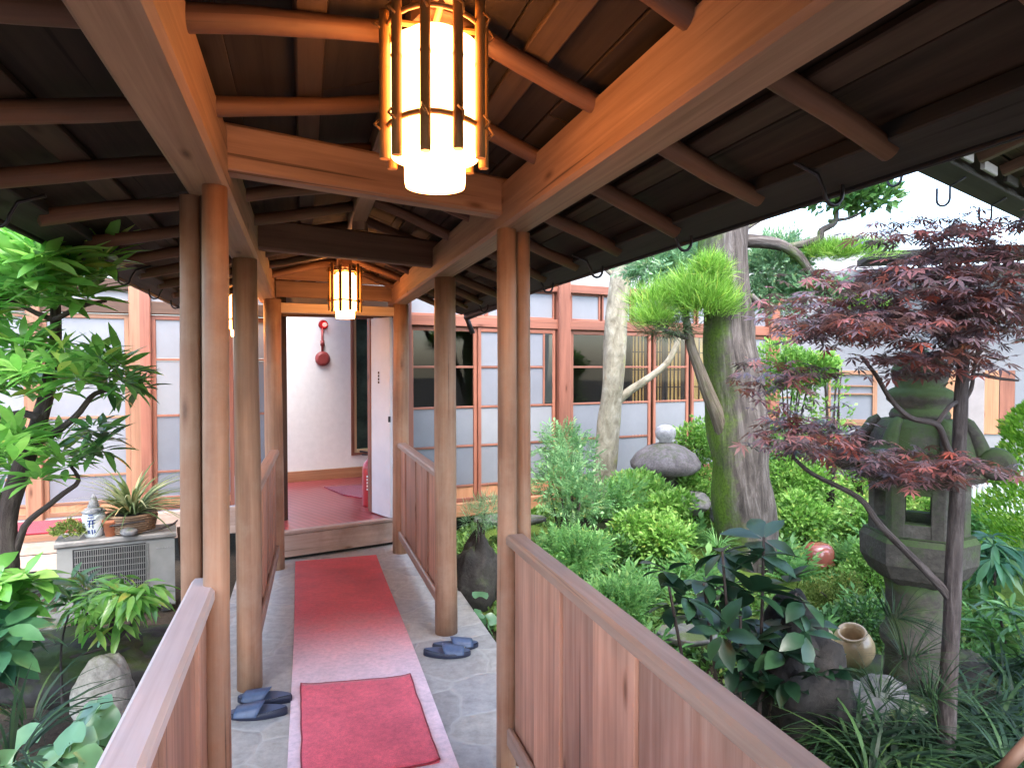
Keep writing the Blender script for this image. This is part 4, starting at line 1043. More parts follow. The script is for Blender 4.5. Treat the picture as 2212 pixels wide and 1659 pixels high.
rock('rock', at(2095, 1480, 3.3), (.12, .14, .16), S_DARK, 'dark rock right of the stone lantern shaft', 15, .3)

# ------------------------------------------------------------------ stone lanterns
LY = 3.1; sc_ = LY / F
def lz(y): return at(1990, y, LY).z
lc = at(1976, 1560, LY); lc.z = -.14
sl_ = thing('stone_lantern', lc, 'tall dark stone lantern with scrolled cap behind the purple maple', 'stone lantern', 'garden lanterns of stone')
C = V(lc.x, lc.y, 0)
zz = lz
MB().lathe([(.30, -.2), (.30, zz(1540)), (.26, zz(1515)), (.20, zz(1490)), (.155, zz(1475))], C, 24).build('base', S_LANT, sl_)
MB().lathe([(.135, zz(1482)), (.128, zz(1440)), (.128, zz(1400)), (.150, zz(1385)), (.150, zz(1365)), (.128, zz(1350)), (.128, zz(1275)), (.14, zz(1250))], C, 24).build('shaft', S_LANT, sl_)
HX = .5
MB().lathe([(.15, zz(1252)), (.20, zz(1235)), (.238, zz(1205)), (.242, zz(1160)), (.225, zz(1148)), (.23, zz(1146))], C, 6, False, HX).build('platform', S_LANT, sl_)
def firebox(c, r, z0, z1, ang, hole, root, mat, n=6, th=.06):
    m = MB(); P_ = [c + V(r * math.cos(ang + 2 * math.pi * k / n), r * math.sin(ang + 2 * math.pi * k / n), 0) for k in range(n)]
    h = z1 - z0
    for k in range(n):
        a, b = P_[k], P_[(k + 1) % n]; e = (b - a).normalized(); L = (b - a).length; o = V(e.y, -e.x, 0) * (-th / 2 * 1.0)
        w, b0, b1 = hole[k % len(hole)]
        s = (L - w) / 2
        for q in (s / 2, L - s / 2): m.prism(a + e * q + o + V(0, 0, z0), a + e * q + o + V(0, 0, z1), th, s, up=e, ch=.003)
        for y0, y1 in ((z0, z0 + h * b0), (z0 + h * b1, z1)): m.prism(a + e * s + o + V(0, 0, (y0 + y1) / 2), a + e * (L - s) + o + V(0, 0, (y0 + y1) / 2), th - .004, y1 - y0, ch=.003)
    m.build('fire_box', mat, root)
firebox(C, .205, zz(1150), zz(1035), HX, [(.10, .28, .80)], sl_, S_LANT)
cap = MB(); cap.lathe([(.18, zz(1040)), (.25, zz(1034)), (.27, zz(1022)), (.262, zz(1005)), (.24, zz(985)), (.225, zz(960)), (.21, zz(938)), (.187, zz(918)), (.165, zz(907)), (.14, zz(903))], C, 6, False, HX)
cap.build('cap', S_LANT, sl_)
for k in range(6):
    a = HX + math.pi / 3 * k; o = V(math.cos(a), math.sin(a), 0); pts = []; rad = []
    for i, (r, y) in enumerate(((.16, 906), (.188, 915), (.213, 938), (.23, 962), (.247, 985), (.27, 1000))):
        pts.append(C + o * r + V(0, 0, zz(y) + .004)); rad.append(.022 + .005 * i)
    MB().tube(pts, rad, 10, jit=.15).build('cap_ridge', S_LANT, sl_)
    c_ = C + o * .292 + V(0, 0, zz(992)); sd_ = V(-o.y, o.x, 0)
    m = MB(); nn = 20; o_ = len(m.v)
    for s_, kk in ((-.058, .55), (-.05, .85), (-.035, 1), (.035, 1), (.05, .85), (.058, .55)):
        for i in range(nn):
            q = 2 * math.pi * i / nn; m.v.append(c_ + (o * .074 * math.cos(q) + V(0, 0, .070 * math.sin(q))) * kk + sd_ * s_)
    for j in range(5):
        for i in range(nn): m.face((o_ + j * nn + i, o_ + j * nn + (i + 1) % nn, o_ + (j + 1) * nn + (i + 1) % nn, o_ + (j + 1) * nn + i), [(0, 0)] * 4, True)
    m.face([o_ + i for i in range(nn - 1, -1, -1)], [(0, 0)] * nn); m.face([o_ + 5 * nn + i for i in range(nn)], [(0, 0)] * nn)
    m.build('scroll', S_LANT, sl_)
MB().lathe([(.12, zz(905)), (.125, zz(895)), (.115, zz(885)), (.10, zz(880)), (.135, zz(865)), (.14, zz(850)), (.125, zz(842)), (.10, zz(836)), (.115, zz(815)), (.12, zz(800)), (.10, zz(782)), (.05, zz(765)), (.012, zz(752))], C, 24).build('finial', S_LANT, sl_)

mc = at(1437, 1040, 6.15)
ml_ = thing('stone_lantern', V(mc.x, mc.y, -.12), 'low stone lantern with wide mushroom cap and pale ball finial', 'stone lantern', 'garden lanterns of stone')
C2 = V(mc.x, mc.y, 0); z2 = lambda y: at(1437, y, 6.15).z
MB().lathe([(.20, -.15), (.19, z2(1120)), (.13, z2(1100)), (.125, z2(1025)), (.14, z2(1018))], C2, 20).build('pillar', S_LANT, ml_)
MB().lathe([(.10, z2(1026)), (.26, z2(1020)), (.315, z2(1008)), (.32, z2(998)), (.27, z2(980)), (.18, z2(965)), (.08, z2(957)), (.06, z2(955))], C2, 28).build('cap', S_CAPST, ml_)
MB().lathe([(.05, z2(957)), (.055, z2(952)), (.085, z2(945)), (.095, z2(935)), (.088, z2(925)), (.05, z2(919)), (.01, z2(917))], C2, 20).build('finial', stone('pale_finial_stone', (.25, .24, .25), (.45, .44, .46), (.6, .6, .62), 16), ml_)

# ------------------------------------------------------------------ pots
def lathe_thing(name, prof, c, mat, label, cat, part='body', n=28, extra=None, rot=None):
    t = thing(name, c, label, cat); t['_w'] = 0
    MB().lathe(prof, n=n).build(part, mat, t)
    if rot: t.rotation_euler = rot
    return t
rp = at(1768, 1215, 5.0)
t = lathe_thing('red_pot', [(.109, -.03), (.112, .015), (.113, .06), (.108, .10), (.095, .125), (.075, .142), (.04, .15), (.01, .152)], rp, M_POTR, 'glossy red pot upturned on the moss', 'pot')
MB().lathe([(.112, -.004), (.1145, .003), (.1135, .010)], n=28).build('rim', M_POTR, t)
jp = at(1845, 1425, 3.55)
t = lathe_thing('beige_jar', [(.05, 0), (.085, .02), (.105, .07), (.105, .11), (.09, .15), (.07, .175), (.062, .18), (.055, .17), (.06, .12), (.05, .05)], jp, M_JAR, 'beige glazed jar lying tilted among the foliage by the lantern', 'jar')
t.rotation_euler = (R(18), R(-14), 0)
MB().lathe([(.066, .176), (.074, .184), (.070, .192), (.060, .190), (.058, .172)], n=28, cap=False).build('rim', M_JAR, t)
jp = at(1775, 1400, 3.4)
lathe_thing('beige_jar', [(.03, 0), (.05, .01), (.06, .05), (.05, .09), (.03, .1)], jp, M_JAR, 'small tan pot half hidden behind the dark foreground rock', 'jar')

# ------------------------------------------------------------------ air conditioner and the things on it
AP = V(-3.02, 4.42, -.16); AW, AH, AD = .70, .53, .28; aa = R(27)
ae = V(math.cos(aa), math.sin(aa), 0); an = V(math.sin(aa), -math.cos(aa), 0)
atop = at(120, 1172, 4.42).z
AH = atop + .16
ac = thing('air_conditioner', AP + ae * AW / 2, 'grey outdoor air conditioner unit under potted plants on the left', 'air conditioner')
def A(t, z, out=0): return AP + ae * t + V(0, 0, z) + an * out
m = MB(); m.prism(A(0, AH / 2 - .01, -AD / 2), A(AW, AH / 2 - .01, -AD / 2), AD, AH - .06, ch=.012); m.build('casing', plain('grey_casing', (.21, .21, .195), .5, vary=.15), ac)
m = MB(); m.prism(A(-.012, AH - .022, -AD / 2), A(AW + .012, AH - .022, -AD / 2), AD + .03, .04, ch=.01); m.build('top_panel', plain('grey_lid', (.20, .19, .175), .6, vary=.3, bumpsc=9), ac)
m = MB(); m.prism(A(.09, AH * .52, .002), A(.52, AH * .52, .002), .006, AH * .74, ch=.001); m.build('fan_opening', M_GRIT, ac)
m = MB()
for k in range(34): m.prism(A(.105 + k * .0129, AH * .16, .012), A(.105 + k * .0129, AH * .88, .012), .003, .004, ch=.0005)
for k in range(10): m.prism(A(.10, AH * (.17 + .078 * k), .009), A(.54, AH * (.17 + .078 * k), .009), .004, .005, ch=.0005)
m.build('fan_grille', plain('grille_wire', (.16, .16, .15), .5), ac)
m = MB()
for k, (w, h) in enumerate(((.018, .022), (.012, .016), (.012, .016), (.014, .016), (.010, .016), (.014, .016), (.011, .016))):
    m.prism(A(.585 + k * .0165, AH * .80, .002), A(.585 + k * .0165 + w * .75, AH * .80, .002), .003, h * .35, ch=.0005)
m.build('badge_lettering', plain('badge_grey', (.25, .25, .25), .5), ac)
for t_ in (.06, AW - .06): MB().prism(A(t_, .02, -AD), A(t_, .02, .02), .06, .05).build('foot', M_RUBBER, ac)
TOP = AH - .002
def on_ac(t, out): p = A(t, TOP, out); return p
j = on_ac(.205, -.10)
t = thing('porcelain_jar', j, 'white porcelain jar with blue characters and a pointed lid on the air conditioner', 'jar'); t['_w'] = 0
t.rotation_euler = (0, 0, 0)
MB().lathe([(.048, 0), (.054, .01), (.064, .06), (.070, .11), (.072, .14), (.062, .168), (.045, .178)], n=28).build('body', M_PORC, t)
MB().lathe([(.075, .168), (.070, .176), (.05, .195), (.034, .20), (.04, .212), (.026, .228), (.03, .238), (.017, .255), (.02, .262), (.008, .285), (.003, .292)], n=20).build('lid', stone('lid_stone', (.10, .10, .11), (.22, .22, .22), (.34, .34, .34), 20), t)
m = MB()                                                # brush strokes on the belly: three bars, a crossed two-leg figure, a dotted foot
def stroke(x0, z0, x1, z1, w=.008):
    def onb(x, z): r = .0525 + .0195 * min(1, z / .12); a = math.asin(max(-1, min(1, x / r))); return V((r + .0005) * math.sin(a + .35), -(r + .0005) * math.cos(a + .35), z)
    p = [onb(x0 + (x1 - x0) * i / 5, z0 + (z1 - z0) * i / 5) for i in range(6)]; m.tube(p, [w * .4, w * .55, w * .5, w * .5, w * .5, w * .3], 6)
stroke(-.018, .158, .012, .160); stroke(-.022, .140, .018, .143); stroke(-.026, .122, .024, .124)
stroke(-.010, .124, -.014, .070); stroke(.008, .124, .008, .066); stroke(-.022, .100, .022, .102, .006)
stroke(-.024, .056, -.010, .030); stroke(-.024, .030, -.010, .056, .006); stroke(.002, .060, .004, .026); stroke(.014, .056, .022, .034, .006); stroke(.020, .058, .012, .030, .005)
m.build('painted_characters', M_INK, t)
bk = on_ac(.43, -.15)
t = thing('wicker_basket', bk, 'brown wicker basket holding the spiky potted plant', 'basket'); t['_w'] = 0
m = MB(); m.lathe([(.125, 0), (.135, .01), (.150, .06), (.155, .13), (.15, .135), (.143, .13), (.13, .03)], n=36); m.build('basket_wall', wood('wicker', (.20, .12, .07), (.36, .23, .14), .7, 60, .6, .5), t)
m = MB()
for q in range(8):
    z = .012 + q * .016; m.tube([V((.139 + .02 * min(1, z / .1) + .004 * (1 if (i + q) % 2 else -.4)) * math.cos(2 * math.pi * i / 48), (.139 + .02 * min(1, z / .1) + .004 * (1 if (i + q) % 2 else -.4)) * math.sin(2 * math.pi * i / 48), z) for i in range(49)], .0055, 5)
m.build('weaving', wood('wicker_weave', (.26, .16, .10), (.45, .31, .20), .7, 60, .4, .5), t)
m = MB(); pts = [V(-.21, -.14, -.0), V(-.15, -.15, .05), V(-.05, -.17, .075), V(.06, -.16, .09), V(.16, -.12, .10)]; m.tube(pts, [.008, .009, .008, .007, .005], 7)
m.tube([V(-.1, -.16, .06), V(-.13, -.17, .12), V(-.11, -.16, .2)], [.006, .005, .004], 6); m.build('twig_handle', B_MAPLE, t)
sp_ = thing('spider_plant', bk + V(0, 0, .13), 'spiky striped grass plant growing from the wicker basket', 'plant')
n = 150; a = np.random.rand(n) * 6.28; el = np.random.rand(n) ** .6 * 1.1 + .38
dd = np.stack([np.cos(a) * np.cos(el), np.sin(a) * np.cos(el), np.sin(el)], 1)
leaves('leaf_blades', tpl_blade(.045, .75, 8), np.array(bk + V(0, 0, .12)) + np.stack([np.cos(a), np.sin(a), 0 * a], 1) * .04, dd, np.tile([0, 0, 1.], (n, 1)) - dd * .2, np.random.uniform(.26, .52, n), L_SPIDER, sp_)
MB().lathe([(.125, -.02), (.125, .005), (.05, .015)], bk + V(0, 0, .11), 20).build('soil', M_GRIT, sp_)
tp = on_ac(.305, -.06)
lathe_thing('terracotta_pot', [(.032, 0), (.045, .09), (.05, .092), (.05, .115), (.043, .115), (.038, .09)], tp, M_TERRA, 'small terracotta pot between the porcelain jar and basket', 'pot')
ms = on_ac(.07, -.09)
t = thing('moss_plant', ms, 'low yellow green moss mound at the left end of the air conditioner', 'plant')
p, u = blob(1500, ms + V(0, 0, .04), (.11, .09, .08), .5, .3, 0)
leaves('moss_fronds', T_SMALLW, p, u + rnd_unit(1500) * .7, u + rnd_unit(1500) * .4, np.random.uniform(.012, .03, 1500), L_MOSS, t)
rock('pebble', on_ac(.42, .005) + V(0, 0, .028), (.058, .04, .032), S_GREY, 'rounded grey stone on the front edge of the air conditioner', 20, .12, 'stone', None)
m = MB(); m.tube([on_ac(.50, .0) + V(0, 0, .012), on_ac(.62, -.03) + V(0, 0, .022), on_ac(.70, -.1) + V(0, 0, .035), on_ac(.72, -.18) + V(0, 0, .04)], [.006, .009, .008, .005], 7)
tag(m.build('driftwood_stick', B_MAPLE, off=on_ac(.62, -.03)), 'thin dry stick lying at the right end of the air conditioner', 'stick')
m = MB(); m.prism(A(AW + .10, 0, -.1), A(AW + .06, .55, -.12), .02, .09, up=ae); tag(m.build('leaning_board', W_DARK, off=A(AW + .1, 0, -.1)), 'dark board leaning beside the air conditioner', 'board')

# ------------------------------------------------------------------ plants
def px_blob(px, py, rx, ry, Y, depth=None):
    c = at(px, py, Y); k = Y / F; return c, (rx * k, depth if depth is not None else rx * k * .8, ry * k)
def branch(m, pts, r0, r1, n=8, wob=.0):
    P_ = [Vector(p) for p in pts]; Q = []
    for i in range(len(P_) - 1):
        for q in range(4):
            t = q / 4; p0, p1, p2, p3 = P_[max(i - 1, 0)], P_[i], P_[i + 1], P_[min(i + 2, len(P_) - 1)]
            Q.append(.5 * (2 * p1 + (p2 - p0) * t + (2 * p0 - 5 * p1 + 4 * p2 - p3) * t * t + (3 * p1 - p0 - 3 * p2 + p3) * t ** 3))
    Q.append(P_[-1])
    if wob: Q = [q + V(noise.noise(q * 5), noise.noise(q * 5 + V(9, 9, 9)), noise.noise(q * 5 + V(5, 0, 2))) * wob for q in Q]
    rad = [r0 + (r1 - r0) * i / (len(Q) - 1) for i in range(len(Q))]
    m.tube(Q, rad, n, jit=.15); return Q

# big-leaved shrub on the left: tiers of rosettes on dark crooked limbs
rt = thing('rhododendron', V(*at(15, 1300, 2.7).xy, -.2), 'tall large leaved rhododendron with tiered glossy leaves at left edge', 'shrub')
m = MB(); Yt = 2.75
branch(m, [at(5, 1480, Yt), at(12, 1250, Yt), at(20, 1130, Yt), at(55, 980, Yt), at(90, 900, Yt + .05), at(110, 800, Yt + .1), at(125, 700, Yt + .1), at(110, 600, Yt)], .05, .016, wob=.02); m.build('trunk', B_DARK, rt)
m = MB(); branch(m, [at(18, 1120, Yt), at(-30, 1000, Yt), at(-60, 800, Yt + .1)], .03, .014, wob=.02); m.build('branch', B_DARK, rt)
m = MB(); branch(m, [at(60, 960, Yt), at(150, 905, Yt), at(205, 850, Yt), at(255, 835, Yt - .1)], .017, .007, wob=.02); m.build('branch', B_DARK, rt)
m = MB(); branch(m, [at(85, 900, Yt), at(40, 890, Yt), at(-40, 910, Yt)], .018, .008, wob=.02); m.build('branch', B_DARK, rt)
m = MB(); branch(m, [at(15, 1230, Yt), at(60, 1140, Yt), at(120, 1080, Yt), at(170, 1040, Yt), at(150, 1000, Yt)], .016, .006, wob=.02); m.build('branch', B_DARK, rt)
m = MB(); branch(m, [at(120, 690, Yt), at(180, 660, Yt), at(230, 650, Yt)], .012, .006, wob=.015); m.build('branch', B_DARK, rt)
m = MB(); branch(m, [at(120, 690, Yt), at(40, 660, Yt), at(-40, 640, Yt)], .012, .006, wob=.015); m.build('branch', B_DARK, rt)

def rosettes(name, centers, root, mat, L=(.11, .17), k=(7, 11), tpl=T_BROAD, up=.15, elr=(-.5, .6)):
    P_, D_, N_, S_ = [], [], [], []
    for c in centers:
        nl = random.randint(*k); a0 = random.uniform(0, 6.28); ax = V(random.gauss(0, .25), random.gauss(0, .25), 1).normalized()
        t1 = ax.orthogonal().normalized(); t2 = ax.cross(t1); ll = random.uniform(*L)
        for i in range(nl):
            a = a0 + i * 2.399; el = random.uniform(*elr) + up
            d = (t1 * math.cos(a) + t2 * math.sin(a)) * math.cos(el) + ax * math.sin(el)
            P_.append(tuple(Vector(c) + d * .012)); D_.append(tuple(d)); N_.append(tuple(ax * math.cos(el) - (t1 * math.cos(a) + t2 * math.sin(a)) * math.sin(el) + V(random.gauss(0, .15), random.gauss(0, .15), 0))); S_.append(ll * random.uniform(.75, 1.15))
    return leaves(name, tpl, P_, D_, N_, S_, mat, root, True)
def tier(px, py, rx, ry, Y, n, dep=.35):
    return [at(px + rx * q[0], py - ry * q[2], Y + dep * q[1]) for q in [tuple(w * (random.random() ** .35) for w in rnd_unit(1)[0]) for _ in range(n)]]
rosettes('foliage_tier', tier(85, 578, 160, 98, 2.75, 72), rt, L_RHODO, (.14, .21), up=.35)
rosettes('foliage_tier', tier(115, 800, 165, 66, 2.75, 42), rt, L_RHODO, (.12, .18), up=.3)
rosettes('foliage_tier', tier(60, 985, 110, 66, 2.7, 28), rt, L_RHODO, (.12, .18), up=.3)
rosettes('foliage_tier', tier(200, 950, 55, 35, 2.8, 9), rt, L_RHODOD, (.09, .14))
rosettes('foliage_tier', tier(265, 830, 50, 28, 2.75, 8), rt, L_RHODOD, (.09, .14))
rosettes('foliage_tier', tier(-60, 700, 100, 200, 2.9, 40), rt, L_RHODO, (.12, .18))

t = thing('glossy_shrub', V(*at(240, 1420, 3.0).xy, -.2), 'low glossy shrub with drooping leaves in front of the air conditioner', 'shrub')
m = MB(); branch(m, [at(235, 1440, 3.0), at(240, 1350, 3.0), at(250, 1290, 2.95)], .012, .007); m.build('stem', B_MAPLE, t); m = MB(); branch(m, [at(238, 1380, 3.0), at(190, 1330, 3.0), at(170, 1300, 3.0)], .008, .005); m.build('stem', B_MAPLE, t); m = MB(); branch(m, [at(135, 1520, 2.7), at(132, 1400, 2.8), at(150, 1320, 2.9)], .006, .004)
m.build('stem', B_MAPLE, t); m = MB(); branch(m, [at(300, 1330, 3.1), at(240, 1390, 2.9), at(150, 1420, 2.8)], .008, .006); m.build('stem', B_MAPLE, t)
rosettes('foliage', tier(262, 1275, 70, 38, 3.0, 15, .15) + tier(210, 1330, 60, 55, 3.0, 10, .15), t, L_RHODO, (.10, .15), up=-.25, tpl=T_SLIM)
rosettes('foliage', tier(160, 1270, 60, 40, 3.2, 12, .15), t, L_RHODOD, (.08, .12), tpl=T_SLIM)
t = thing('glossy_shrub', V(*at(20, 1420, 2.6).xy, -.2), 'broad leaved shrub at the left edge below the rhododendron', 'shrub')
m = MB(); branch(m, [at(-10, 1450, 2.6), at(10, 1350, 2.6), at(20, 1280, 2.6)], .012, .006); m.build('stem', B_DARK, t)
rosettes('foliage', tier(15, 1275, 80, 45, 2.6, 12, .2), t, L_RHODO, (.12, .17), tpl=T_WIDE)
rosettes('foliage', tier(10, 1380, 60, 50, 2.5, 8, .2), t, L_TEAL, (.12, .16), tpl=T_WIDE)

def farf(px, py, Y, n, label, spread=60):
    c = at(px, py, Y); t = thing('round_leaf_plant', V(c.x, c.y, -.18), label, 'plant', 'round leaved plants in the left bed')
    P_, D_, N_, S_ = [], [], [], []; m = MB()
    for i in range(n):
        p = at(px + random.uniform(-1, 1) * spread, py + random.uniform(-1, 1) * spread * .9, Y + random.uniform(-.12, .12)); a = random.uniform(0, 6.28)
        nn = V(random.gauss(0, .35), -.75 + random.gauss(0, .3), 1).normalized(); d = nn.orthogonal(); d = (Matrix.Rotation(a, 3, nn) @ d); s = random.uniform(.065, .10)
        P_.append(tuple(p)); D_.append(tuple(d)); N_.append(tuple(nn)); S_.append(s)
        b = V(c.x + random.gauss(0, .03), c.y + .05, -.2); m.tube([b, b.lerp(p, .5) + V(0, 0, .03), p + d * s * .25], .004, 5)
    m.build('stem', L_FARF, t); leaves('leaf', T_ROUND, P_, D_, N_, S_, L_FARF, t, True)
farf(180, 1545, 1.95, 7, 'round glossy leaves on tall stalks beside the left railing', 42)
farf(110, 1640, 1.75, 11, 'clump of round leaves in the lower left corner', 85)

def tuft(px, py, Y, L, n, mat, label, name='grass_tuft', cat='plant', group=None, w=.04, droop=.8, zb=None, el0=.35):
    c = at(px, py, Y)
    if zb is not None: c.z = zb
    t = thing(name, c, label, cat, group)
    a = np.random.rand(n) * 6.28; el = np.random.uniform(el0, 1.45, n)
    dd = np.stack([np.cos(a) * np.cos(el), np.sin(a) * np.cos(el), np.sin(el)], 1)
    leaves('leaf_blades', tpl_blade(w, droop, 7), np.array(c) + np.stack([np.cos(a), np.sin(a), 0 * a], 1) * .03, dd, np.tile([0, 0, 1.], (n, 1)) + .05 * np.random.normal(size=(n, 3)), np.random.uniform(.6, 1.1, n) * L, mat, t); return t
tuft(20, 1640, 1.7, .3, 40, L_LIRI, 'thin grass tuft at the very bottom left', w=.03)
tuft(60, 1560, 2.1, .25, 40, L_LIRI, 'dark grass tuft under the left dark rock', w=.03)

# clipped bushes and feathery shrubs in the middle of the garden
def bush(px, py, rx, ry, Y, n, mat, label, tpl=T_SMALL, L=(.018, .058), name='clipped_bush', group='clipped bushes in the garden', lumps=5, stems=True, inner=.45, skirt=True):
    n = int(n * 1.25); c, r = px_blob(px, py, rx * 1.08, ry * 1.08, Y); gz = ground_z(c.x, c.y)
    t = thing(name, V(c.x, c.y, gz), label, 'bush', group)
    if stems:
        m = MB()
        for i in range(6):
            q = c + V(random.uniform(-.6, .6) * r[0], random.uniform(-.5, .5) * r[1], random.uniform(-.2, .4) * r[2]); m.tube([V(c.x + random.gauss(0, .03), c.y + random.gauss(0, .03), gz - .03), V(c.x, c.y, gz).lerp(q, .5) + V(random.gauss(0, .03), 0, 0), q], [.012, .009, .004], 6)
        m.build('stem', B_DARK, t)
    Ps, Us = [], []
    for i in range(lumps):
        o = rnd_unit(1)[0] * np.array(r) * .48; k = random.uniform(.5, .68)
        p, u = blob(n // lumps, np.array(c) + o, np.array(r) * k, inner, .3); Ps.append(p); Us.append(u)
    drop = c.z - gz
    if drop > r[2] * .8 and skirt:
        for q in (.3, .65):
            p, u = blob(int(n * .28), np.array([c.x, c.y, c.z - drop * q]), np.array([r[0] * (.95 - .25 * q), r[1] * (.95 - .25 * q), drop * .4]), .6, .35); Ps.append(p); Us.append(u)
    P_ = np.concatenate(Ps); U_ = np.concatenate(Us); nn = len(P_)
    D_ = U_ + rnd_unit(nn) * .8 + np.array([0, 0, .45])
    leaves('foliage', tpl, P_, D_, U_ * .5 + np.array([0, 0, .8]) + rnd_unit(nn) * .5, np.random.uniform(*L, nn), mat, t)
    return t
bush(1385, 1055, 62, 42, 5.6, 2600, L_AZAL, 'bright clipped bush directly under the mushroom capped lantern')
bush(1440, 1085, 50, 38, 5.3, 2200, L_AZAL, 'clipped bush right of and below the brightest one, over grey rock')
bush(1520, 955, 62, 50, 6.3, 2600, L_AZAL, 'rounded green bush between the small lantern and the mossy trunk')
bush(1500, 1040, 42, 35, 6.1, 1800, L_AZAL, 'dense bush at the right foot of the small lantern')
bush(1410, 1145, 80, 48, 4.9, 3000, L_AZAL, 'wide clipped bush in the middle of the moss bed')
bush(1330, 1180, 42, 32, 4.8, 1400, L_RHODOD, 'small darker bush left of the wide clipped bush', L=(.03, .05))
bush(1720, 1040, 66, 55, 5.8, 2600, L_AZAL, 'leafy bush just right of the mossy trunk')
bush(1735, 1105, 60, 40, 5.2, 2200, L_AZAL, 'low bush behind the red pot')
bush(1860, 1120, 60, 45, 5.6, 2000, L_AZAL, 'pale bush left of the stone lantern fire box')
bush(1800, 1290, 75, 55, 4.4, 3000, L_MOSS, 'soft mossy cushion bush below the red pot', L=(.015, .03))
bush(1870, 1215, 55, 45, 4.6, 2000, L_AZAL, 'small leaved bush beside the stone lantern platform', L=(.02, .035))
bush(1860, 1330, 70, 35, 3.9, 2200, L_RHODOD, 'darker bush above the beige jar', L=(.02, .035))
bush(1870, 1010, 75, 50, 7.0, 2200, L_AZAL, 'far bush against the pale wall, left of the tall stone lantern')
bush(2020, 1085, 70, 45, 6.6, 2000, L_AZAL, 'far bush seen past the fire box of the tall stone lantern')
bush(2110, 1140, 60, 40, 5.4, 1800, L_FERN, 'leafy bush below the white slatted fence on the right')
bush(1700, 790, 75, 48, 5.9, 2200, L_AZAL, 'tall light green shrub behind the right side of the mossy trunk', L=(.03, .06))
bush(1790, 800, 50, 34, 5.8, 1400, L_AZAL, 'light green shrub spray left of the maple', L=(.03, .06))
bush(1700, 990, 45, 70, 6.4, 1800, L_NAND, 'shadowed leafy shrub close behind the mossy trunk', L=(.03, .06))
bush(1240, 1060, 88, 78, 5.2, 330, L_NAND, 'feathery blue green shrub right of the near post', T_PINNATE, (.08, .15), 'feathery_shrub', 'feathery shrubs', skirt=False, inner=.2)
bush(1330, 1085, 55, 50, 5.3, 200, L_FERN, 'feathery lighter shrub next to the blue green one', T_PINNATE, (.08, .13), 'feathery_shrub', 'feathery shrubs', skirt=False, inner=.2)
bush(1215, 985, 60, 45, 5.9, 130, L_NAND, 'taller feathery shrub in front of the red pillar', T_PINNATE, (.1, .18), 'feathery_shrub', 'feathery shrubs', skirt=False, inner=.2)
bush(1262, 1200, 85, 38, 4.3, 420, L_FERN, 'spreading ferny shrub behind the right railing end', T_PINNATE, (.08, .14), 'feathery_shrub', 'feathery shrubs', skirt=False, inner=.1, stems=False)
bush(1330, 1300, 80, 40, 3.7, 380, L_FERN, 'ferny ground shrub along the outside of the right railing', T_PINNATE, (.07, .12), 'feathery_shrub', 'feathery shrubs', skirt=False, inner=.1, stems=False)
bush(1045, 1120, 42, 45, 4.75, 900, L_HINOKI, 'fluffy grey green shrub on the dark upright rock', T_NEEDLE, (.05, .09), 'feathery_shrub', 'feathery shrubs', skirt=False)
for i, (px, py, Y, lab) in enumerate(((1400, 1265, 4.1, 'bright green grass tuft behind the railing cap'), (1460, 1285, 3.9, 'grass tuft beside the flat stepping stone'), (1550, 1180, 4.8, 'grass tuft at the left foot of the mossy trunk'))):
    tuft(px, py, Y, .22, 60, L_FERN, lab, w=.03)
p = at(1045, 1330, 4.3)
farf2 = thing('round_leaf_plant', V(p.x, p.y, -.15), 'pale round leaves at the paving edge below the dark rock', 'plant', 'round leaved plants in the left bed')
nq = 7; leaves('leaf', T_ROUND, [tuple(at(1050 + random.uniform(-30, 20), 1345 + random.uniform(-55, 50), 4.25)) for _ in range(nq)], rnd_unit(nq), np.array([[.1, -.7, .8]] * nq) + rnd_unit(nq) * .3, np.random.uniform(.08, .12, nq), L_FARF, farf2, True)

# the large mossy tree with cloud-pruned pads
TY = 5.0
bt = thing('mossy_tree', V(*at(1625, 1240, TY).xy, -.1), 'large old tree with mossy trunk and cloud pruned needle pads', 'tree')
m = MB(); k = TY / F
prof = [(1628, 1330, 66), (1622, 1240, 63), (1608, 1120, 62), (1598, 1000, 63), (1588, 880, 62), (1578, 760, 57), (1572, 660, 53), (1566, 560, 50), (1563, 470, 47), (1568, 330, 40), (1560, 150, 34)]
Q = []; rr = []
for i in range(len(prof) - 1):
    for q in range(4):
        t = q / 4; A_, B_ = prof[i], prof[i + 1]; Q.append(at(A_[0] + (B_[0] - A_[0]) * t, A_[1] + (B_[1] - A_[1]) * t, TY)); rr.append((A_[2] + (B_[2] - A_[2]) * t) * k)
m.tube(Q, rr, 28, jit=.22); m.build('trunk', B_BIG, bt)
m = MB()
branch(m, [at(1592, 1060, TY - .02), at(1574, 975, TY - .08), at(1552, 905, TY - .12), at(1530, 850, TY - .14), at(1510, 797, TY - .15), at(1494, 752, TY - .15), at(1484, 700, TY - .15), at(1474, 650, TY - .15)], .066, .022); m.build('limb', B_LIMB, bt)

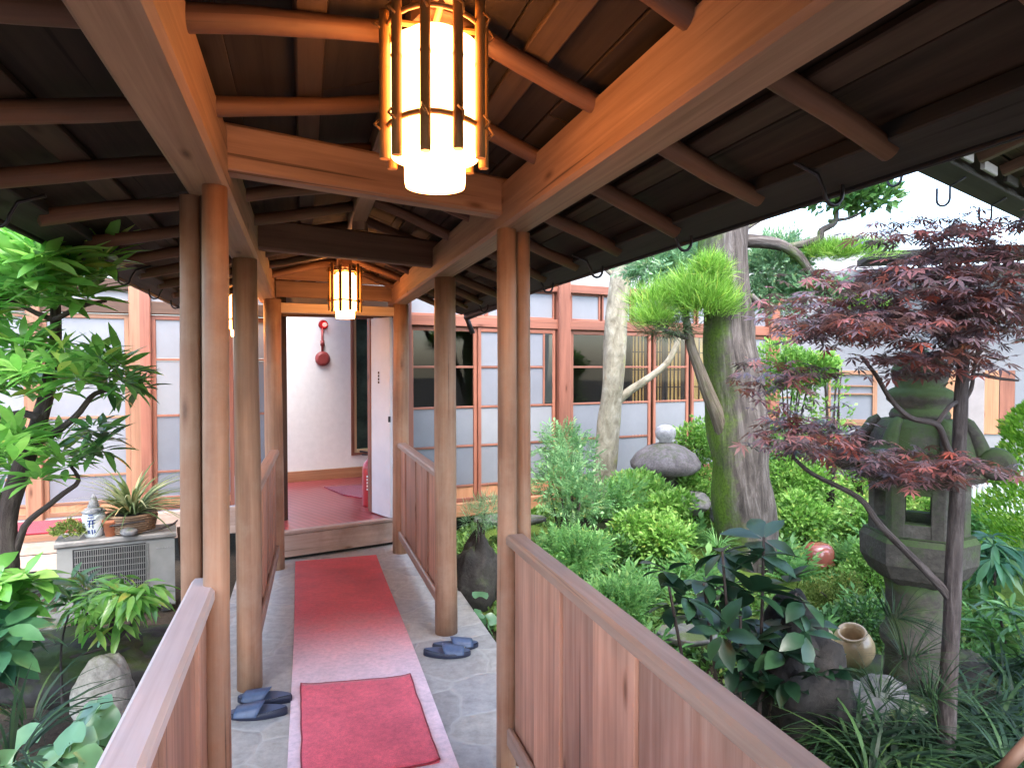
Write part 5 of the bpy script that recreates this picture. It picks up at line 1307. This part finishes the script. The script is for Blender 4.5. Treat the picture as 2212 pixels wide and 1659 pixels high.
m = MB()
branch(m, [at(1600, 520, TY), at(1678, 527, TY), at(1724, 553, TY), at(1755, 595, TY), at(1790, 625, TY)], .055, .02); m.build('branch', B_BIG, bt)
m = MB(); branch(m, [at(1700, 535, TY), at(1766, 518, TY), at(1775, 498, TY), at(1804, 480, TY), at(1808, 440, TY), at(1835, 415, TY)], .03, .015); m.build('branch', B_BIG, bt)
m = MB(); branch(m, [at(1790, 478, TY), at(1840, 470, TY), at(1880, 445, TY)], .015, .006); m.build('branch', B_BIG, bt)
m = MB(); branch(m, [at(1605, 500, TY), at(1660, 465, TY), at(1700, 440, TY), at(1730, 415, TY)], .012, .005); m.build('branch', B_BIG, bt)
m = MB(); branch(m, [at(1620, 640, TY - .1), at(1650, 660, TY - .1), at(1690, 665, TY)], .03, .012); m.build('branch', B_BIG, bt)
m = MB(); branch(m, [at(1488, 730, TY - .15), at(1440, 715, TY - .2), at(1400, 690, TY - .2)], .025, .01); m.build('branch', B_BIG, bt)

def pad(px, py, rx, ry, n, mat, L, tpl=T_NEEDLE, Y=TY, up=.9, lumps=4, upper=-.15, name='foliage_pad'):
    if mat is L_PINE: n = int(n * 2.8); tpl = tpl_blade(.034, .3, 4); L = (L[0] * .7, L[1] * .8); up = .55; lumps = 6; upper = -.35
    c, r = px_blob(px, py, rx, ry, Y); Ps, Us = [], []
    for i in range(lumps):
        o = rnd_unit(1)[0] * np.array(r) * np.array([.55, .5, .3]); p, u = blob(n // lumps, np.array(c) + o, np.array(r) * random.uniform(.5, .7), .3, .3, upper); Ps.append(p); Us.append(u)
    P_ = np.concatenate(Ps); U_ = np.concatenate(Us); nn = len(P_)
    leaves(name, tpl, P_, U_ * .8 + rnd_unit(nn) * .55 + np.array([0, 0, up]), rnd_unit(nn) + U_ * .4, np.random.uniform(*L, nn), mat, bt)
pad(1476, 664, 100, 84, 2800, L_PINE, (.10, .19), tpl_blade(.07, .2, 4), TY - .15)
pad(1408, 690, 44, 36, 800, L_PINE, (.09, .15), tpl_blade(.07, .2, 4), TY - .2)
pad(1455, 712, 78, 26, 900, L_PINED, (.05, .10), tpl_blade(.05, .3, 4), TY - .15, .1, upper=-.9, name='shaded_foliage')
pad(1540, 585, 40, 38, 500, L_PINE, (.10, .18), tpl_blade(.07, .2, 4), TY - .25)
pad(1830, 555, 105, 36, 1700, L_PINE, (.08, .15), tpl_blade(.07, .2, 4), TY + .1)
pad(1850, 660, 70, 28, 900, L_PINE, (.07, .13), tpl_blade(.07, .2, 4), TY + .2)
pad(1760, 630, 70, 36, 900, L_HINOKI, (.05, .09), T_SMALLW, TY + .1, .3)
pad(1850, 420, 85, 52, 1500, L_RHODOD, (.05, .09), T_SMALL, TY, .2, upper=-.6)
pad(1440, 580, 85, 55, 620, L_HINOKI, (.09, .16), T_PINNATE, TY + .3, .1, upper=-.8)
pad(1670, 575, 75, 62, 620, L_HINOKI, (.08, .14), T_PINNATE, TY + .3, .1, upper=-.8)
pad(1690, 640, 60, 40, 300, L_HINOKI, (.08, .14), T_PINNATE, TY + .3, .1, upper=-.8)

# the slim pale tree
PY = 6.35
st_ = thing('pale_tree', V(*at(1310, 1100, PY).xy, -.1), 'slim pale barked tree with one low side branch in front of the doors', 'tree')
m = MB()
branch(m, [at(1292, 1120, PY), at(1306, 1010, PY), at(1312, 940, PY), at(1322, 850, PY), at(1328, 760, PY), at(1332, 680, PY), at(1340, 610, PY), at(1348, 560, PY), at(1352, 500, PY)], .115, .09, 16); m.build('trunk', B_PALE, st_)

m = MB()
branch(m, [at(1325, 875, PY), at(1355, 848, PY), at(1400, 818, PY), at(1440, 785, PY), at(1462, 745, PY), at(1468, 715, PY)], .045, .02, 10); m.build('branch', B_PALE, st_)
m = MB(); branch(m, [at(1345, 605, PY), at(1370, 592, PY), at(1392, 570, PY), at(1410, 545, PY)], .04, .025, 10); m.build('branch', B_PALE, st_)
m = MB(); branch(m, [at(1338, 600, PY), at(1315, 585, PY), at(1300, 560, PY)], .035, .025, 10); m.build('branch', B_PALE, st_)


# the purple maple
MY = 2.55
mt_ = thing('maple_tree', V(*at(2045, 1600, MY).xy, -.14), 'purple leaved japanese maple with thin trunk in front of the stone lantern', 'tree')
m = MB()
branch(m, [at(2042, 1640, MY), at(2048, 1500, MY), at(2058, 1280, MY), at(2066, 1100, MY), at(2072, 960, MY), at(2076, 850, MY), at(2080, 780, MY), at(2050, 690, MY), at(2060, 600, MY)], .034, .016, 10); m.build('trunk', B_MAPLE, mt_)

m = MB()
branch(m, [at(2050, 1290, MY), at(2035, 1270, MY), at(1997, 1230, MY), at(1902, 1135, MY - .05), at(1855, 1075, MY - .05), at(1757, 1025, MY - .05), at(1715, 990, MY)], .018, .006, 8); m.build('branch', B_MAPLE, mt_)
m = MB(); branch(m, [at(2068, 1010, MY), at(2044, 962, MY - .05), at(2023, 917, MY - .08), at(1967, 903, MY - .08), at(1925, 864, MY - .08), at(1893, 812, MY - .05), at(1860, 770, MY)], .014, .006, 8); m.build('branch', B_MAPLE, mt_)
m = MB(); branch(m, [at(2023, 917, MY - .08), at(2050, 880, MY - .05), at(2068, 868, MY)], .009, .008, 8); m.build('branch', B_MAPLE, mt_)
m = MB(); branch(m, [at(2078, 830, MY), at(2110, 810, MY), at(2160, 818, MY), at(2200, 822, MY)], .010, .004, 8); m.build('branch', B_MAPLE, mt_)
m = MB(); branch(m, [at(2078, 870, MY), at(2098, 840, MY), at(2105, 790, MY), at(2120, 720, MY)], .009, .005, 8); m.build('branch', B_MAPLE, mt_)
m = MB(); branch(m, [at(2076, 760, MY), at(1990, 700, MY), at(1900, 680, MY), at(1790, 690, MY)], .012, .004, 8); m.build('branch', B_MAPLE, mt_)
m = MB(); branch(m, [at(2055, 680, MY), at(2120, 600, MY), at(2180, 540, MY)], .012, .004, 8); m.build('branch', B_MAPLE, mt_)
m = MB(); branch(m, [at(2055, 640, MY), at(1980, 570, MY), at(1900, 560, MY)], .010, .004, 8); m.build('branch', B_MAPLE, mt_)

def spray(px, py, rx, ry, n, name='leaf_spray', dY=0, dep=.32, L=(.05, .088)):
    P_ = []
    n = int(n * 1.35); nl = max(2, n // 14)                                # flat sprays of leaves along twigs
    for i in range(nl):
        q = rnd_unit(1)[0] * random.random() ** .4; c = at(px + rx * q[0], py - ry * q[2], MY + dY + dep * q[1])
        for j in range(14): P_.append(tuple(c + V(random.gauss(0, .075), random.gauss(0, .075), random.gauss(0, .014))))
    n = len(P_); a = np.random.rand(n) * 6.28
    D_ = np.stack([np.cos(a), np.sin(a), np.random.uniform(-.55, .05, n)], 1)
    leaves(name, T_MAPLE, P_, D_, np.stack([np.random.normal(0, .28, n), np.random.normal(0, .28, n), np.ones(n)], 1), np.random.uniform(*L, n), L_MAPLE, mt_)
spray(1965, 625, 230, 70, 420); spray(2110, 590, 120, 110, 300); spray(1850, 700, 165, 40, 260); spray(2090, 720, 140, 85, 380)
spray(2040, 500, 160, 45, 110); spray(2190, 560, 90, 120, 130); spray(1760, 690, 70, 30, 80); spray(1700, 640, 60, 60, 40)
spray(1690, 850, 55, 60, 60); spray(1745, 940, 95, 42, 190); spray(1960, 1000, 120, 34, 230); spray(1700, 800, 50, 40, 40); spray(2100, 1000, 60, 25, 40); spray(1960, 780, 100, 30, 80)

# dark glossy shrub in the right foreground
AY = 2.75
t = thing('aucuba_shrub', V(*at(1600, 1500, AY).xy, -.14), 'dark glossy broad leaved shrub behind the right railing', 'shrub')
m = MB()
for px, py, bx in ((1650, 1160, 1640), (1520, 1260, 1560), (1440, 1240, 1500), (1720, 1280, 1660), (1600, 1330, 1600), (1760, 1350, 1680), (1560, 1190, 1590)):
    branch(m, [at(bx, 1560, AY), at((px + bx) / 2, (py + 1560) / 2, AY), at(px, py, AY + random.uniform(-.15, .15))], .009, .005)
m.build('stem', B_DARK, t)
cs = [at(px, py, AY + random.uniform(-.2, .25)) for px, py in ((1650, 1165), (1640, 1200), (1560, 1195), (1520, 1255), (1440, 1235), (1480, 1290), (1550, 1300), (1620, 1280), (1700, 1260), (1735, 1300), (1600, 1340), (1660, 1350), (1740, 1370), (1560, 1370), (1500, 1330), (1690, 1410), (1610, 1420), (1760, 1420), (1450, 1310), (1640, 1460), (1580, 1260), (1690, 1330))]
rosettes('foliage', cs, t, L_AUCU, (.11, .18), (6, 9), T_WIDE, up=.1)
rosettes('foliage', tier(1680, 1420, 120, 90, AY - .05, 14, .2), t, L_AUCU, (.10, .16), (5, 8), T_WIDE)

# grassy needles and dark tufts around the stone lantern
for i, (px, py, Y, L, n, lab) in enumerate((
        (1930, 1330, 2.7, .22, 70, 'wispy needle tuft in front of the lantern platform'), (1960, 1420, 2.6, .22, 70, 'wispy needle tuft in front of the lantern shaft'),
        (1900, 1500, 2.6, .24, 70, 'wispy needle tuft left of the lantern base'), (2010, 1500, 2.5, .22, 60, 'wispy needle tuft right of the lantern base'))):
    tuft(px, py, Y, L, n, L_LIRI, lab, 'needle_tuft', w=.02, droop=.3, el0=-.2, group='needle tufts round the lantern')
k_ = 0
spots = [(1850, 1600), (1920, 1620), (1800, 1560), (2000, 1610), (2080, 1600), (2150, 1560), (2200, 1500), (2180, 1640), (2110, 1520), (2060, 1540), (1960, 1580), (2220, 1590), (1880, 1650), (2170, 1430), (2230, 1420)]
for px, py in spots:
    tuft(px, py + 30, 2.55 + (1600 - py) * .004, .34, 55, L_LIRI, 'dark arching grass clump in the bed below the tall stone lantern', 'grass_clump', group='dark grass clumps below the stone lantern', w=.05, droop=.9)
# right edge: blue-green leaves, conical bush, low leaning stem
t = thing('broadleaf_plant', V(*at(2150, 1330, 4.2).xy, -.1), 'blue green long leaved plant right of the stone lantern', 'plant')
m = MB(); branch(m, [at(2150, 1380, 4.2), at(2150, 1260, 4.2), at(2140, 1190, 4.2)], .01, .006); m.build('stem', B_DARK, t)
rosettes('foliage', tier(2145, 1210, 80, 60, 4.2, 30, .25), t, L_TEAL, (.12, .2), (6, 10), T_SLIM, up=-.3)
t = thing('broadleaf_plant', V(*at(2180, 1450, 3.6).xy, -.1), 'dark leafy plant low on the right edge', 'plant')
m = MB(); branch(m, [at(2180, 1450, 3.6), at(2170, 1380, 3.6), at(2160, 1330, 3.6)], .01, .006); m.build('stem', B_DARK, t)
rosettes('foliage', tier(2170, 1350, 80, 60, 3.6, 22, .25), t, L_RHODOD, (.10, .16), (6, 9), T_SLIM)
t = thing('conical_shrub', V(*at(2200, 1260, 4.6).xy, -.1), 'bright yellow green conical shrub at the right edge', 'shrub')
c = at(2235, 1040, 4.6); P_, U_ = [], []
nn = 6500; hh = np.random.rand(nn); rad_ = .33 * np.sqrt(np.clip(1 - hh ** 2, 0, 1)) * (np.random.rand(nn) ** .35) * (1 + .2 * np.sin(hh * 23)); an_ = np.random.rand(nn) * 6.28
P_ = np.stack([c.x + rad_ * np.cos(an_), c.y + rad_ * np.sin(an_), .15 + hh * 1.15], 1); U_ = np.stack([np.cos(an_), np.sin(an_), .9 + 0 * an_], 1)
leaves('foliage', T_SMALLW, P_, U_ + rnd_unit(nn) * .5, rnd_unit(nn), np.random.uniform(.03, .06, nn), L_CONE, t)
MB().tube([V(c.x, c.y, -.15), V(c.x, c.y, 1.2)], [.035, .01], 8).build('trunk', B_DARK, t)
m = MB(); m.tube([at(2150, 1680, 1.9), at(2225, 1600, 1.9)], [.018, .018], 10); tag(m.build('bamboo_pole', W_DARK, off=at(2190, 1640, 1.9)), 'pale pole end poking in at the bottom right corner', 'pole')

# small ferns scattered over the bed
f0 = None
fern_at = [(1290, 1150, 4.9), (1345, 1235, 4.4), (1460, 1190, 4.6), (1500, 1130, 5.3), (1520, 1215, 4.5), (1690, 1160, 5.0), (1710, 1215, 4.7), (1830, 1165, 5.0), (1860, 1270, 4.2), (1760, 1340, 3.8), (1400, 1210, 4.4), (1560, 1290, 4.0), (1260, 1110, 5.6), (1900, 1180, 5.2), (1300, 1260, 4.0), (1380, 1330, 3.6), (1690, 1060, 6.0), (1640, 1010, 6.3), (2120, 1290, 4.0), (2080, 1400, 3.6)]
for px, py, Y in fern_at:
    c = at(px, py, Y); c.z = ground_z(c.x, c.y)
    if f0 is None:
        f0 = thing('fern_clump', c, 'small feathery fern clump low in the moss bed beyond the right railing', 'fern', 'ferns in the moss bed'); f0['_w'] = 0
        n = 34; a = np.random.rand(n) * 6.28; el = np.random.uniform(.25, 1.3, n)
        dd = np.stack([np.cos(a) * np.cos(el), np.sin(a) * np.cos(el), np.sin(el)], 1)
        leaves('frond', T_PINNATE, dd * .02, dd, np.stack([-np.cos(a) * .5, -np.sin(a) * .5, 0 * a + 1], 1), np.random.uniform(.12, .24, n), L_FERN, f0)
        f = f0
    else: f = copy_tree(f0); f.location = c
    f.rotation_euler = (0, 0, random.uniform(0, 6.28)); f.scale = (random.uniform(.75, 1.15),) * 3

# creeping ground cover over the moss bed
gp = []; gs = []
for _ in range(46000):
    y = random.uniform(2.2, 7.0); X0 = random.uniform(1.2, 4.6); x = X0 - K * y
    w = noise.noise(V(x * 1.6, y * 1.6, 3)) + .35 * noise.noise(V(x * 5, y * 5, 8))
    if w < -.16 - .1 * (y < 3.6): continue
    gp.append((x, y, ground_z(x, y) + .004)); gs.append(random.uniform(.014, .062) * (1 + .6 * max(0, w)))
n = len(gp)
a = np.random.rand(n) * 6.28; el = np.random.uniform(.2, 1.3, n)
gc = leaves('ground_cover', T_SMALL, gp, np.stack([np.cos(a) * np.cos(el), np.sin(a) * np.cos(el), np.sin(el)], 1), np.stack([-np.cos(a), -np.sin(a), 0 * a + .8], 1), gs, L_GC, None)
tag(gc, 'low green creeping ground cover over the moss bed right of the walkway', 'ground cover', kind='stuff')

# strip helper marks
for o in bpy.data.objects:
    if '_w' in o: del o['_w']
